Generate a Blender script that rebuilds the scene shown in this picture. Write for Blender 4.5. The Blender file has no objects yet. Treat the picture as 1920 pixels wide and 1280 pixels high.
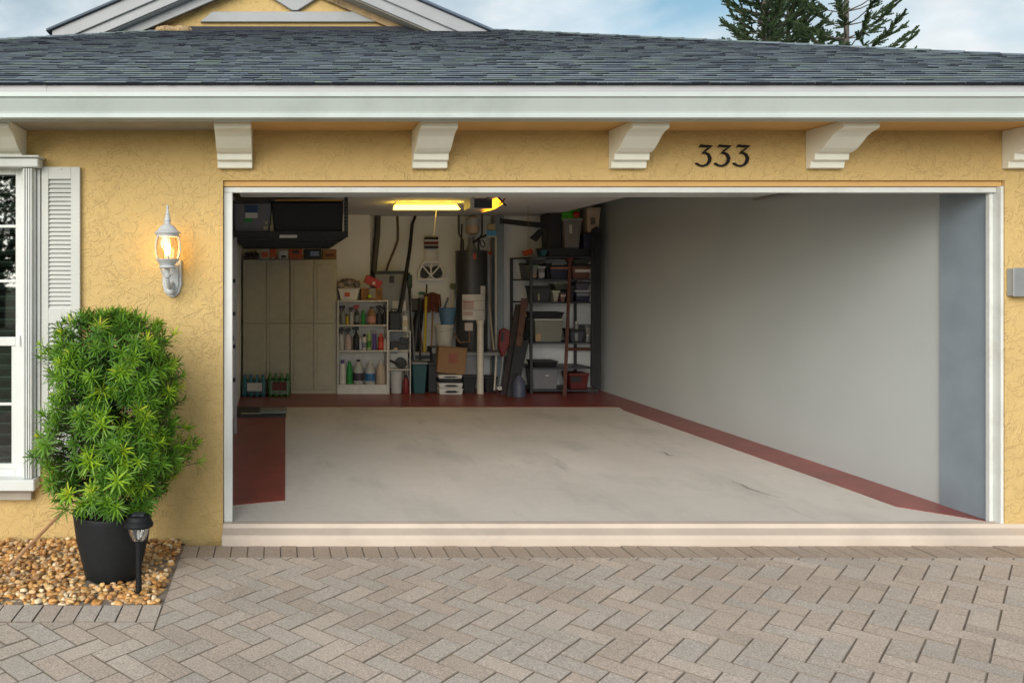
import bpy, bmesh, math, random
from mathutils import Vector, Matrix, noise as mnoise
R = math.radians
random.seed(7)
SC = bpy.context.scene
COL = SC.collection

# ------------------------------------------------------------------ camera
F, D, CZ, VX, VY = 1500.0, 5.07, 1.544, 520.0, 528.0   # focal (px of the 1920 wide photo), distance to facade, eye height, vanishing point
cam = bpy.data.cameras.new('camera'); camo = bpy.data.objects.new('camera', cam); COL.objects.link(camo)
camo.location = (0, -D, CZ); camo.rotation_euler = (R(90), 0, 0)
cam.sensor_width = 36.0; cam.lens = F / 1920 * 36.0
cam.shift_x = (960 - VX) / 1920; cam.shift_y = -(640 - VY) / 1920
cam.clip_start = 0.05; cam.clip_end = 2000
SC.camera = camo

# ------------------------------------------------------------------ light
SUN_FROM = Vector((-0.42, -0.80, 0.37)).normalized()
world = bpy.data.worlds.new('World'); SC.world = world; world.use_nodes = True
wn, wl = world.node_tree.nodes, world.node_tree.links
wn.clear()
w_out = wn.new('ShaderNodeOutputWorld'); w_bg = wn.new('ShaderNodeBackground')
sky = wn.new('ShaderNodeTexSky'); sky.sky_type = 'NISHITA'; sky.sun_disc = False
sky.sun_elevation = math.asin(SUN_FROM.z); sky.sun_rotation = math.atan2(SUN_FROM.x, SUN_FROM.y)
tc = wn.new('ShaderNodeTexCoord')
mp = wn.new('ShaderNodeMapping'); mp.inputs['Scale'].default_value = (1, 1, 2.0); mp.inputs['Location'].default_value = (0.37, 0.2, 0.1)
nz = wn.new('ShaderNodeTexNoise'); nz.inputs['Scale'].default_value = 3.6; nz.inputs['Detail'].default_value = 9; nz.inputs['Roughness'].default_value = 0.52; nz.inputs['Distortion'].default_value = 0.25
rp = wn.new('ShaderNodeValToRGB'); rp.color_ramp.elements[0].position = 0.36; rp.color_ramp.elements[1].position = 0.60
nz2 = wn.new('ShaderNodeTexNoise'); nz2.inputs['Scale'].default_value = 5.0; nz2.inputs['Detail'].default_value = 6
cr = wn.new('ShaderNodeValToRGB')
cr.color_ramp.elements[0].position = 0.35; cr.color_ramp.elements[0].color = (3.9, 4.5, 4.9, 1)
cr.color_ramp.elements[1].position = 0.65; cr.color_ramp.elements[1].color = (7.2, 7.4, 7.5, 1)
mx = wn.new('ShaderNodeMix'); mx.data_type = 'RGBA'
wl.new(tc.outputs['Generated'], mp.inputs['Vector']); wl.new(mp.outputs['Vector'], nz.inputs['Vector']); wl.new(mp.outputs['Vector'], nz2.inputs['Vector'])
wl.new(nz.outputs['Fac'], rp.inputs['Fac']); wl.new(nz2.outputs['Fac'], cr.inputs['Fac'])
wl.new(rp.outputs['Color'], mx.inputs['Factor']); tn = wn.new('ShaderNodeVectorMath'); tn.operation = 'MULTIPLY'; tn.inputs[1].default_value = (0.88, 0.98, 0.88); wl.new(sky.outputs['Color'], tn.inputs[0]); wl.new(tn.outputs[0], mx.inputs[6]); wl.new(cr.outputs['Color'], mx.inputs[7])
wl.new(mx.outputs[2], w_bg.inputs['Color']); w_bg.inputs['Strength'].default_value = 0.058
wl.new(w_bg.outputs['Background'], w_out.inputs['Surface'])
sun = bpy.data.lights.new('sun', 'SUN'); sun.energy = 1.5; sun.angle = R(50); sun.color = (1.0, 0.95, 0.88)
suno = bpy.data.objects.new('sun', sun); COL.objects.link(suno)
suno.rotation_euler = (-SUN_FROM).to_track_quat('-Z', 'Y').to_euler(); suno.location = SUN_FROM * 30
SC.view_settings.view_transform = 'Standard'; SC.view_settings.look = 'None'; SC.view_settings.gamma = 1.0
SC.view_settings.use_curve_mapping = False
SC.view_settings.exposure = 1.36
try:
    SC.cycles.use_denoising = True
    SC.cycles.max_bounces = 10; SC.cycles.diffuse_bounces = 6; SC.cycles.transparent_max_bounces = 16
    SC.cycles.sample_clamp_indirect = 6.0
except Exception: pass

# ------------------------------------------------------------------ helpers
ORG = {}
def X(px, Y): return (px - VX) * (Y + D) / F
def Z(py, Y): return CZ - (py - VY) * (Y + D) / F
def org(o): return ORG.get(o.name, Vector((0, 0, 0))) if o else Vector((0, 0, 0))

class MB:
    def __init__(s): s.v = []; s.f = []
    def box(s, x0, x1, y0, y1, z0, z1):
        return s.hexa([(x0,y0,z0),(x1,y0,z0),(x1,y1,z0),(x0,y1,z0),(x0,y0,z1),(x1,y0,z1),(x1,y1,z1),(x0,y1,z1)])
    def hexa(s, p):
        n = len(s.v); s.v += [tuple(q) for q in p]
        for a in ((0,3,2,1),(4,5,6,7),(0,1,5,4),(1,2,6,5),(2,3,7,6),(3,0,4,7)): s.f.append(tuple(n+i for i in a))
        return s
    def quad(s, *p):
        n = len(s.v); s.v += [tuple(q) for q in p]; s.f.append(tuple(range(n, n+len(p)))); return s
    def prism(s, pts, axis, a, b):
        n = len(s.v); k = len(pts)
        def mk(p, t):
            if axis == 'x': return (t, p[0], p[1])
            if axis == 'y': return (p[0], t, p[1])
            return (p[0], p[1], t)
        s.v += [mk(p, a) for p in pts] + [mk(p, b) for p in pts]
        s.f.append(tuple(range(n, n+k))); s.f.append(tuple(range(n+2*k-1, n+k-1, -1)))
        for i in range(k):
            j = (i+1) % k; s.f.append((n+i, n+k+i, n+k+j, n+j))
        return s
    def lathe(s, prof, cx, cy, seg=16, sx=1.0, sy=1.0, rot=0.0, cap=True):
        n = len(s.v)
        for r, z in prof:
            for i in range(seg):
                a = 2*math.pi*i/seg + rot
                s.v.append((cx + r*sx*math.cos(a), cy + r*sy*math.sin(a), z))
        for k in range(len(prof)-1):
            for i in range(seg):
                j = (i+1) % seg
                s.f.append((n+k*seg+i, n+k*seg+j, n+(k+1)*seg+j, n+(k+1)*seg+i))
        if cap:
            s.f.append(tuple(n+i for i in range(seg-1, -1, -1)))
            m = n+(len(prof)-1)*seg; s.f.append(tuple(m+i for i in range(seg)))
        return s
    def tube(s, pts, r, seg=6, cap=True):
        n = len(s.v); pts = [Vector(p) for p in pts]; k = len(pts)
        rr = r if isinstance(r, (list, tuple)) else [r]*k
        ref = Vector((0.31, 0.83, 0.46))
        for i, p in enumerate(pts):
            t = (pts[min(i+1, k-1)] - pts[max(i-1, 0)])
            t = t.normalized() if t.length > 1e-9 else Vector((0,0,1))
            u = t.cross(ref)
            if u.length < 0.05: u = t.cross(Vector((1,0,0)))
            u.normalize(); w = t.cross(u)
            for j in range(seg):
                a = 2*math.pi*j/seg
                q = p + u*math.cos(a)*rr[i] + w*math.sin(a)*rr[i]; s.v.append(tuple(q))
        for i in range(k-1):
            for j in range(seg):
                l = (j+1) % seg
                s.f.append((n+i*seg+j, n+i*seg+l, n+(i+1)*seg+l, n+(i+1)*seg+j))
        if cap:
            s.f.append(tuple(n+j for j in range(seg-1, -1, -1))); m = n+(k-1)*seg; s.f.append(tuple(m+j for j in range(seg)))
        return s
    def rot(s, c, axis, ang, start=0):
        m = Matrix.Rotation(ang, 3, axis); c = Vector(c)
        for i in range(start, len(s.v)): s.v[i] = tuple(m @ (Vector(s.v[i]) - c) + c)
        return s
    def build(s, name, mat, parent=None, bevel=0.0, smooth=False, seg=1, keep=False):
        me = bpy.data.meshes.new(name)
        if parent is not None: o0 = org(parent)
        else:
            xs = [p[0] for p in s.v]; ys = [p[1] for p in s.v]; zs = [p[2] for p in s.v]
            o0 = Vector(((min(xs)+max(xs))/2, (min(ys)+max(ys))/2, min(zs)))
        me.from_pydata([(p[0]-o0.x, p[1]-o0.y, p[2]-o0.z) for p in s.v], [], s.f)
        if not keep or bevel:
            bm = bmesh.new(); bm.from_mesh(me)
            bmesh.ops.recalc_face_normals(bm, faces=bm.faces)
            if bevel:
                ed = [e for e in bm.edges if len(e.link_faces) == 2 and e.calc_face_angle(0) > 0.5]
                bmesh.ops.bevel(bm, geom=ed, offset=bevel, offset_type='OFFSET', segments=seg, profile=0.5, affect='EDGES', clamp_overlap=True)
            bm.to_mesh(me); bm.free()
        if smooth:
            for p in me.polygons: p.use_smooth = True
            try: me.set_sharp_from_angle(angle=R(38))
            except Exception: pass
        if mat is not None: me.materials.append(mat)
        o = bpy.data.objects.new(name, me); COL.objects.link(o)
        if parent is not None: o.parent = parent; ORG[o.name] = o0.copy()
        else: o.location = o0; ORG[o.name] = o0.copy()
        return o

def tag(o, label=None, cat=None, group=None, kind=None):
    if label: o['label'] = label
    if cat: o['category'] = cat
    if group: o['group'] = group
    if kind: o['kind'] = kind
    return o
def thing(name, label, cat, loc, group=None):
    o = bpy.data.objects.new(name, None); COL.objects.link(o); o.location = loc; o.empty_display_size = 0.05
    ORG[o.name] = Vector(loc); return tag(o, label, cat, group)
def piece(name, me, parent, loc, rz=0.0, scale=None):      # a copy that shares mesh data; loc in world space
    o = bpy.data.objects.new(name, me); COL.objects.link(o); o.parent = parent
    o.location = Vector(loc) - org(parent); o.rotation_euler = (0, 0, rz)
    if scale: o.scale = scale
    return o

# ------------------------------------------------------------------ materials
def nt(name):
    m = bpy.data.materials.new(name); m.use_nodes = True
    n, l = m.node_tree.nodes, m.node_tree.links
    return m, n, l, n['Principled BSDF']
def ramp(n, stops, interp='LINEAR'):
    r = n.new('ShaderNodeValToRGB'); e = r.color_ramp.elements
    while len(e) < len(stops): e.new(0.5)
    for el, (p, c) in zip(e, stops): el.position = p; el.color = (*c, 1)
    r.color_ramp.interpolation = interp; return r
def rnd_value(n, l):                                       # one random number per object and per loose piece
    oi = n.new('ShaderNodeObjectInfo'); ge = n.new('ShaderNodeNewGeometry')
    a = n.new('ShaderNodeMath'); a.operation = 'ADD'; b = n.new('ShaderNodeMath'); b.operation = 'FRACT'
    l.new(oi.outputs['Random'], a.inputs[0]); l.new(ge.outputs['Random Per Island'], a.inputs[1]); l.new(a.outputs[0], b.inputs[0])
    return b.outputs[0]
def mul(n, l, c, f, lo, hi):                               # c * maprange(f)
    mr = n.new('ShaderNodeMapRange'); mr.inputs['To Min'].default_value = lo; mr.inputs['To Max'].default_value = hi
    l.new(f, mr.inputs['Value'])
    v = n.new('ShaderNodeVectorMath'); v.operation = 'SCALE'
    l.new(c, v.inputs[0]); l.new(mr.outputs[0], v.inputs['Scale']); return v.outputs[0]
def pm(name, col, rough=0.6, var=0.12, scale=7, bump=0.0, bscale=80, metal=0.0, rnd=0.0, spec=0.5, dirt=None, bdist=0.002):
    m, n, l, b = nt(name)
    t = n.new('ShaderNodeTexCoord'); nzz = n.new('ShaderNodeTexNoise'); nzz.inputs['Scale'].default_value = scale; nzz.inputs['Detail'].default_value = 6
    l.new(t.outputs['Object'], nzz.inputs['Vector'])
    rgb = n.new('ShaderNodeRGB'); rgb.outputs[0].default_value = (*col, 1)
    c = mul(n, l, rgb.outputs[0], nzz.outputs['Fac'], 1-var*1.6, 1+var*1.6)
    if rnd: c = mul(n, l, c, rnd_value(n, l), 1-rnd, 1+rnd)
    if dirt:
        nd = n.new('ShaderNodeTexNoise'); nd.inputs['Scale'].default_value = scale*0.35; nd.inputs['Detail'].default_value = 8; nd.inputs['Roughness'].default_value = 0.7
        l.new(t.outputs['Object'], nd.inputs['Vector'])
        rr = ramp(n, [(0.52, (0,0,0)), (0.75, (1,1,1))]); l.new(nd.outputs['Fac'], rr.inputs['Fac'])
        mxx = n.new('ShaderNodeMix'); mxx.data_type = 'RGBA'; l.new(rr.outputs['Color'], mxx.inputs['Factor']); l.new(c, mxx.inputs[6]); mxx.inputs[7].default_value = (*dirt, 1); c = mxx.outputs[2]
    l.new(c, b.inputs['Base Color'])
    b.inputs['Roughness'].default_value = rough; b.inputs['Metallic'].default_value = metal
    b.inputs['Specular IOR Level'].default_value = spec
    if bump:
        nb = n.new('ShaderNodeTexNoise'); nb.inputs['Scale'].default_value = bscale; nb.inputs['Detail'].default_value = 4
        l.new(t.outputs['Object'], nb.inputs['Vector'])
        bp = n.new('ShaderNodeBump'); bp.inputs['Strength'].default_value = bump; bp.inputs['Distance'].default_value = bdist
        l.new(nb.outputs['Fac'], bp.inputs['Height']); l.new(bp.outputs['Normal'], b.inputs['Normal'])
    return m
def rnd_mat(name, stops, rough=0.7, grain=0.2, gscale=90, bump=0.3, interp='LINEAR', bdist=0.002, spec=0.4, transl=0.0, fleck=None, attr=None):
    m, n, l, b = nt(name)
    rr = ramp(n, stops, interp)
    if attr:
        at_ = n.new('ShaderNodeAttribute'); at_.attribute_name = attr; l.new(at_.outputs['Fac'], rr.inputs['Fac'])
    else: l.new(rnd_value(n, l), rr.inputs['Fac'])
    t = n.new('ShaderNodeTexCoord'); nzz = n.new('ShaderNodeTexNoise'); nzz.inputs['Scale'].default_value = gscale; nzz.inputs['Detail'].default_value = 5
    ge = n.new('ShaderNodeNewGeometry'); l.new(ge.outputs['Position'], nzz.inputs['Vector'])
    c = mul(n, l, rr.outputs['Color'], nzz.outputs['Fac'], 1-grain*2, 1+grain*2)
    if fleck:
        big = n.new('ShaderNodeTexNoise'); big.inputs['Scale'].default_value = 1.4; big.inputs['Detail'].default_value = 6; l.new(ge.outputs['Position'], big.inputs['Vector'])
        c = mul(n, l, c, big.outputs['Fac'], 0.72, 1.28)
        vo = n.new('ShaderNodeTexNoise'); vo.inputs['Scale'].default_value = 210; vo.inputs['Detail'].default_value = 1; l.new(ge.outputs['Position'], vo.inputs['Vector'])
        fr = ramp(n, [(0.66, (0, 0, 0)), (0.72, (1, 1, 1))]); l.new(vo.outputs['Fac'], fr.inputs['Fac'])
        fm = n.new('ShaderNodeMix'); fm.data_type = 'RGBA'; l.new(fr.outputs['Color'], fm.inputs['Factor']); l.new(c, fm.inputs[6]); fm.inputs[7].default_value = (*fleck, 1); c = fm.outputs[2]
    l.new(c, b.inputs['Base Color']); b.inputs['Roughness'].default_value = rough; b.inputs['Specular IOR Level'].default_value = spec
    if bump:
        bp = n.new('ShaderNodeBump'); bp.inputs['Strength'].default_value = bump; bp.inputs['Distance'].default_value = bdist
        l.new(nzz.outputs['Fac'], bp.inputs['Height']); l.new(bp.outputs['Normal'], b.inputs['Normal'])
    if transl:
        tr = n.new('ShaderNodeBsdfTranslucent'); l.new(c, tr.inputs['Color']); ms = n.new('ShaderNodeMixShader'); ms.inputs['Fac'].default_value = transl
        l.new(b.outputs[0], ms.inputs[1]); l.new(tr.outputs[0], ms.inputs[2]); l.new(ms.outputs[0], n['Material Output'].inputs['Surface'])
    return m
def glass_mat(name, tint=(1,1,1), refl=0.10, rough=0.02):
    m, n, l, b = nt(name); n.remove(b)
    tr = n.new('ShaderNodeBsdfTransparent'); tr.inputs['Color'].default_value = (*tint, 1)
    gl = n.new('ShaderNodeBsdfGlossy'); gl.inputs['Roughness'].default_value = rough
    lw = n.new('ShaderNodeLayerWeight'); lw.inputs['Blend'].default_value = 0.25
    mr = n.new('ShaderNodeMapRange'); mr.inputs['To Min'].default_value = refl; mr.inputs['To Max'].default_value = 0.9
    l.new(lw.outputs['Fresnel'], mr.inputs['Value'])
    ms = n.new('ShaderNodeMixShader'); l.new(mr.outputs[0], ms.inputs['Fac']); l.new(tr.outputs[0], ms.inputs[1]); l.new(gl.outputs[0], ms.inputs[2])
    l.new(ms.outputs[0], n['Material Output'].inputs['Surface']); return m
def emit_mat(name, col, s):
    m, n, l, b = nt(name); n.remove(b); e = n.new('ShaderNodeEmission'); e.inputs['Color'].default_value = (*col, 1); e.inputs['Strength'].default_value = s
    l.new(e.outputs[0], n['Material Output'].inputs['Surface']); return m
def stucco(name, col):
    m, n, l, b = nt(name)
    t = n.new('ShaderNodeTexCoord'); g = n.new('ShaderNodeNewGeometry'); P = g.outputs['Position']
    n1 = n.new('ShaderNodeTexNoise'); n1.inputs['Scale'].default_value = 1.3; n1.inputs['Detail'].default_value = 7; n1.inputs['Roughness'].default_value = 0.6; l.new(P, n1.inputs['Vector'])
    rgb = n.new('ShaderNodeRGB'); rgb.outputs[0].default_value = (*col, 1)
    c = mul(n, l, rgb.outputs[0], n1.outputs['Fac'], 0.86, 1.14)
    n2 = n.new('ShaderNodeTexNoise'); n2.inputs['Scale'].default_value = 13; n2.inputs['Detail'].default_value = 3; n2.inputs['Roughness'].default_value = 0.5; n2.inputs['Distortion'].default_value = 0.7; n2.inputs['Roughness'].default_value = 0.62; l.new(P, n2.inputs['Vector'])
    r2 = ramp(n, [(0.34, (0.0,)*3), (0.44, (0.30,)*3), (0.50, (0.36,)*3), (0.525, (0.92,)*3), (0.58, (0.70,)*3), (0.72, (0.78,)*3)]); l.new(n2.outputs['Fac'], r2.inputs['Fac'])
    n3 = n.new('ShaderNodeTexNoise'); n3.inputs['Scale'].default_value = 120; n3.inputs['Detail'].default_value = 3; l.new(P, n3.inputs['Vector'])
    c = mul(n, l, c, n3.outputs['Fac'], 0.9, 1.1)
    n4 = n.new('ShaderNodeTexNoise'); n4.inputs['Scale'].default_value = 3.2; n4.inputs['Detail'].default_value = 3; l.new(P, n4.inputs['Vector'])
    r4 = ramp(n, [(0.36, (0.40,)*3), (0.60, (1.0,)*3)]); l.new(n4.outputs['Fac'], r4.inputs['Fac'])
    mk = n.new('ShaderNodeMath'); mk.operation = 'MULTIPLY'; l.new(r2.outputs['Color'], mk.inputs[0]); l.new(r4.outputs['Color'], mk.inputs[1])
    ad = n.new('ShaderNodeMath'); ad.operation = 'MULTIPLY_ADD'; l.new(n3.outputs['Fac'], ad.inputs[0]); ad.inputs[1].default_value = 0.35; l.new(mk.outputs[0], ad.inputs[2])
    bp = n.new('ShaderNodeBump'); bp.inputs['Strength'].default_value = 0.78; bp.inputs['Distance'].default_value = 0.011
    l.new(ad.outputs[0], bp.inputs['Height']); l.new(bp.outputs['Normal'], b.inputs['Normal'])
    l.new(c, b.inputs['Base Color']); b.inputs['Roughness'].default_value = 0.85; b.inputs['Specular IOR Level'].default_value = 0.25
    return m

def floor_mat():
    m, n, l, b = nt('garage_floor_concrete')
    g_ = n.new('ShaderNodeNewGeometry'); P = g_.outputs['Position']
    def nz_(sc, det, rough, stretch=None):
        v = P
        if stretch:
            mp_ = n.new('ShaderNodeMapping'); mp_.inputs['Scale'].default_value = stretch; l.new(P, mp_.inputs['Vector']); v = mp_.outputs['Vector']
        q = n.new('ShaderNodeTexNoise'); q.inputs['Scale'].default_value = sc; q.inputs['Detail'].default_value = det; q.inputs['Roughness'].default_value = rough; l.new(v, q.inputs['Vector']); return q.outputs['Fac']
    rgb = n.new('ShaderNodeRGB'); rgb.outputs[0].default_value = (0.62, 0.575, 0.53, 1)
    c = mul(n, l, rgb.outputs[0], nz_(0.9, 6, 0.55), 0.80, 1.20)
    c = mul(n, l, c, nz_(14, 6, 0.7), 0.90, 1.10)
    def stain(f, lo, hi, col, amt, c):
        r_ = ramp(n, [(lo, (0, 0, 0)), (hi, (amt, amt, amt))]); l.new(f, r_.inputs['Fac'])
        k = n.new('ShaderNodeMix'); k.data_type = 'RGBA'; l.new(r_.outputs['Color'], k.inputs['Factor']); l.new(c, k.inputs[6]); k.inputs[7].default_value = (*col, 1); return k.outputs[2]
    c = stain(nz_(1.5, 8, 0.65, (1.0, 0.45, 1)), 0.50, 0.72, (0.27, 0.265, 0.26), 0.45, c)      # old grey wear
    c = stain(nz_(2.4, 8, 0.7, (2.2, 0.35, 1)), 0.60, 0.74, (0.20, 0.195, 0.20), 0.42, c)       # tyre smears run front to back
    c = stain(nz_(26, 3, 0.6), 0.70, 0.76, (0.22, 0.19, 0.16), 0.6, c)                          # spots
    l.new(c, b.inputs['Base Color']); b.inputs['Roughness'].default_value = 0.55; b.inputs['Specular IOR Level'].default_value = 0.4
    return m
M = dict(
    stucco=stucco('yellow_stucco', (0.555, 0.393, 0.168)),
    trim=pm('white_trim', (0.62, 0.64, 0.63), 0.5, 0.07, 5, 0.15, 60, dirt=(0.46, 0.44, 0.38)),
    corbel=pm('cream_corbel', (0.80, 0.79, 0.70), 0.6, 0.07, 6, 0.2, 90),
    gutter=pm('gutter_aluminium', (0.50, 0.555, 0.55), 0.35, 0.06, 3, 0.0, dirt=(0.40, 0.45, 0.43)),
    drip=pm('drip_edge', (0.44, 0.43, 0.45), 0.5, 0.05, 4),
    soffit=pm('soffit_grey', (0.36, 0.32, 0.27), 0.85, 0.15, 5, 0.4, 60),
    soffit_y=pm('soffit_yellow', (0.60, 0.36, 0.13), 0.8, 0.10, 4, 0.3, 60),
    shutter=pm('shutter_white', (0.50, 0.51, 0.49), 0.5, 0.05, 5),
    slab=floor_mat(),
    apron=pm('apron_paint', (0.54, 0.455, 0.385), 0.7, 0.10, 4, 0.35, 70, dirt=(0.42, 0.36, 0.31)),
    red=pm('red_floor_paint', (0.25, 0.058, 0.046), 0.36, 0.3, 5, 0.3, 90, dirt=(0.16, 0.048, 0.044)),
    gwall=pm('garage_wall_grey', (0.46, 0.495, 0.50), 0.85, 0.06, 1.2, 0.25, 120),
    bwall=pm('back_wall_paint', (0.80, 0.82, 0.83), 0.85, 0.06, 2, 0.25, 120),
    panel=pm('blue_grey_board', (0.235, 0.285, 0.335), 0.6, 0.12, 5, 0.3, 140),
    ceil=pm('ceiling_paint', (0.66, 0.66, 0.66), 0.9, 0.08, 2, 0.3, 110),
    number=pm('number_black', (0.010, 0.009, 0.010), 0.6, 0.1, spec=0.2),
    plastic_black=pm('black_plastic', (0.008, 0.009, 0.011), 0.6, 0.2, 12, spec=0.25),
    pot=pm('pot_charcoal', (0.010, 0.012, 0.014), 0.65, 0.25, 30, 0.3, 300, spec=0.3),
    soil=pm('soil', (0.035, 0.022, 0.014), 0.95, 0.4, 30, 0.8, 60),
    metal=pm('grey_metal', (0.35, 0.36, 0.37), 0.45, 0.1, 12, metal=0.6),
    dark_metal=pm('dark_shelf_steel', (0.06, 0.065, 0.075), 0.5, 0.2, 12, metal=0.4),
    greybox=pm('grey_box_paint', (0.33, 0.33, 0.32), 0.5, 0.08, 8),
    wood=pm('stake_wood', (0.36, 0.20, 0.10), 0.7, 0.2, 25),
    bark=pm('bark', (0.10, 0.088, 0.080), 0.9, 0.25, 6, 0.6, 20),
    twig=pm('twig', (0.10, 0.075, 0.05), 0.85, 0.2, 20),
    mould=pm('crumbled_stucco', (0.34, 0.24, 0.13), 0.9, 0.35, 9, 0.9, 30, dirt=(0.04, 0.04, 0.04), bdist=0.02),
    fascia=pm('rake_board_grey', (0.31, 0.32, 0.34), 0.5, 0.07, 4, dirt=(0.25, 0.26, 0.27)),
    glass=glass_mat('window_glass', (0.62, 0.70, 0.66), 0.11),
    clear=glass_mat('clear_plastic', (0.80, 0.80, 0.82), 0.10, 0.15),
    lens=glass_mat('lamp_lens', (0.9, 0.9, 0.9), 0.12, 0.05),
    amberglass=glass_mat('lantern_glass', (1.0, 0.90, 0.74), 0.10, 0.06),
    lantern=pm('lantern_white', (0.46, 0.48, 0.50), 0.45, 0.07, 30, dirt=(0.36, 0.37, 0.39)),
    bulb=emit_mat('bulb_glow', (1.0, 0.62, 0.20), 22.0),
    paver=rnd_mat('paver', [(0.0, (0.385, 0.325, 0.275)), (0.25, (0.445, 0.365, 0.305)), (0.5, (0.47, 0.40, 0.34)), (0.75, (0.41, 0.365, 0.325)), (1.0, (0.435, 0.375, 0.32))], 0.9, 0.42, 130, 0.5, spec=0.2, fleck=(0.819, 0.710, 0.620)),
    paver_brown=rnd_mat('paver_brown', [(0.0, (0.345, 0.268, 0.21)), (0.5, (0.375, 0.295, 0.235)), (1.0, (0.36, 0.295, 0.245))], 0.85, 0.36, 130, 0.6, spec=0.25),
    sand=pm('joint_sand', (0.225, 0.185, 0.148), 0.95, 0.25, 12, 0.6, 80),
    ground=pm('ground_lawn', (0.09, 0.11, 0.045), 0.95, 0.3, 2, 0.6, 30),
    shingle=rnd_mat('asphalt_shingle', [(0.0, (0.088, 0.109, 0.138)), (0.25, (0.142, 0.174, 0.203)), (0.5, (0.190, 0.231, 0.261)), (0.72, (0.172, 0.220, 0.188)), (0.86, (0.109, 0.135, 0.183)), (1.0, (0.226, 0.267, 0.288))], 0.92, 0.16, 140, 0.5, spec=0.2),
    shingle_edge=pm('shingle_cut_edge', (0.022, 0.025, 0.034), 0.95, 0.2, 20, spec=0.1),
    roofbase=pm('roof_underlay', (0.03, 0.033, 0.042), 0.9, 0.2, 10),
    gravel=rnd_mat('river_gravel', [(0.0, (0.195, 0.086, 0.030)), (0.14, (0.488, 0.218, 0.060)), (0.30, (0.634, 0.356, 0.120)), (0.46, (0.256, 0.132, 0.060)), (0.58, (0.671, 0.471, 0.240)), (0.72, (0.586, 0.287, 0.080)), (0.84, (0.805, 0.655, 0.440)), (0.93, (0.329, 0.230, 0.150)), (1.0, (0.732, 0.460, 0.180))], 0.55, 0.22, 45, 0.2),
    gravelbed=pm('gravel_bed_earth', (0.10, 0.06, 0.032), 0.95, 0.3, 20, 0.6, 60),
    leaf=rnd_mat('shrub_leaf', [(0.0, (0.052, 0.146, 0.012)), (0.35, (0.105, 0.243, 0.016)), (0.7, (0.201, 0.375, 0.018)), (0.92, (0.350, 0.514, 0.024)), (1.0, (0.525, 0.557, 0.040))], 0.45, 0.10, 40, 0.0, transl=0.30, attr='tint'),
    pine=rnd_mat('pine_needle', [(0.0, (0.022, 0.046, 0.022)), (0.6, (0.046, 0.084, 0.035)), (1.0, (0.084, 0.115, 0.049))], 0.7, 0.10, 3, 0.0, transl=0.12),
    room=pm('room_dark', (0.10, 0.10, 0.09), 0.9, 0.1),
    blind=pm('blind_slat', (0.20, 0.22, 0.20), 0.6, 0.08),
    crack=pm('crack_dark', (0.30, 0.275, 0.245), 0.9, 0.1),
)
HX, HW_L, HW_R = -6.33, -0.345, 4.61        # hip corner and the two edges of the garage opening
OPEN_T = 2.186                              # top of the opening in the stucco

# ------------------------------------------------------------------ ground, driveway
g = MB(); g.quad((-250, -250, -0.16), (250, -250, -0.16), (250, 250, -0.16), (-250, 250, -0.16))
tag(g.build('ground', M['ground'], keep=True), kind='structure')
drive = MB().box(-3.4, 9.0, -14.0, -0.10, -0.15, -0.0965).build('driveway', M['sand']); tag(drive, kind='structure')

PT = -0.09                                   # top of the pavers
def clip(poly, nx, ny, c):                   # keep nx*x + ny*y <= c
    out = []
    for i in range(len(poly)):
        a, b = poly[i], poly[(i+1) % len(poly)]
        da, db = nx*a[0]+ny*a[1]-c, nx*b[0]+ny*b[1]-c
        if da <= 0: out.append(a)
        if (da < 0) != (db < 0) and abs(da-db) > 1e-12:
            t = da/(da-db); out.append((a[0]+(b[0]-a[0])*t, a[1]+(b[1]-a[1])*t))
    return out
def area(p): return 0.5*sum(p[i][0]*p[(i+1)%len(p)][1]-p[(i+1)%len(p)][0]*p[i][1] for i in range(len(p)))
def shrink(p, d):
    k = len(p); out = []
    for i in range(k):
        a, b, c = Vector(p[i-1]), Vector(p[i]), Vector(p[(i+1)%k])
        e1, e2 = (b-a), (c-b)
        if e1.length < 1e-4 or e2.length < 1e-4: return None
        n1 = Vector((-e1.y, e1.x)).normalized(); n2 = Vector((-e2.y, e2.x)).normalized()
        den = 1+n1.dot(n2)
        if den < 0.15: return None
        q = b + (n1+n2)*(d/den); out.append((q.x, q.y))
    return out if area(out) > 2e-4 else None
def paver_mb(mb, poly, dz=0.0, tilt=(0, 0)):
    p0 = shrink(poly, 0.0024)
    if not p0: return False
    p1 = shrink(p0, 0.0022)
    if not p1: return False
    cx = sum(q[0] for q in poly)/len(poly); cy = sum(q[1] for q in poly)/len(poly)
    t = lambda q: dz + tilt[0]*(q[0]-cx) + tilt[1]*(q[1]-cy)
    n = len(mb.v); k = len(p0)
    mb.v += [(q[0], q[1], -0.125) for q in p0] + [(q[0], q[1], PT-0.003+t(q)) for q in p0] + [(q[0], q[1], PT+t(q)) for q in p1]
    for r_ in range(2):
        for i in range(k):
            j = (i+1) % k; mb.f.append((n+r_*k+i, n+r_*k+j, n+(r_+1)*k+j, n+(r_+1)*k+i))
    mb.f.append(tuple(n+2*k+i for i in range(k))); return True
def dirty_sides(o):                          # joint sand clings to the flanks and arrises of each paver
    o.data.materials.append(M['sand'])
    for p in o.data.polygons:
        if p.normal.z < 0.95: p.material_index = 1
    return o
PW = 0.112
polys = []
c45 = math.sqrt(0.5)
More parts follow.
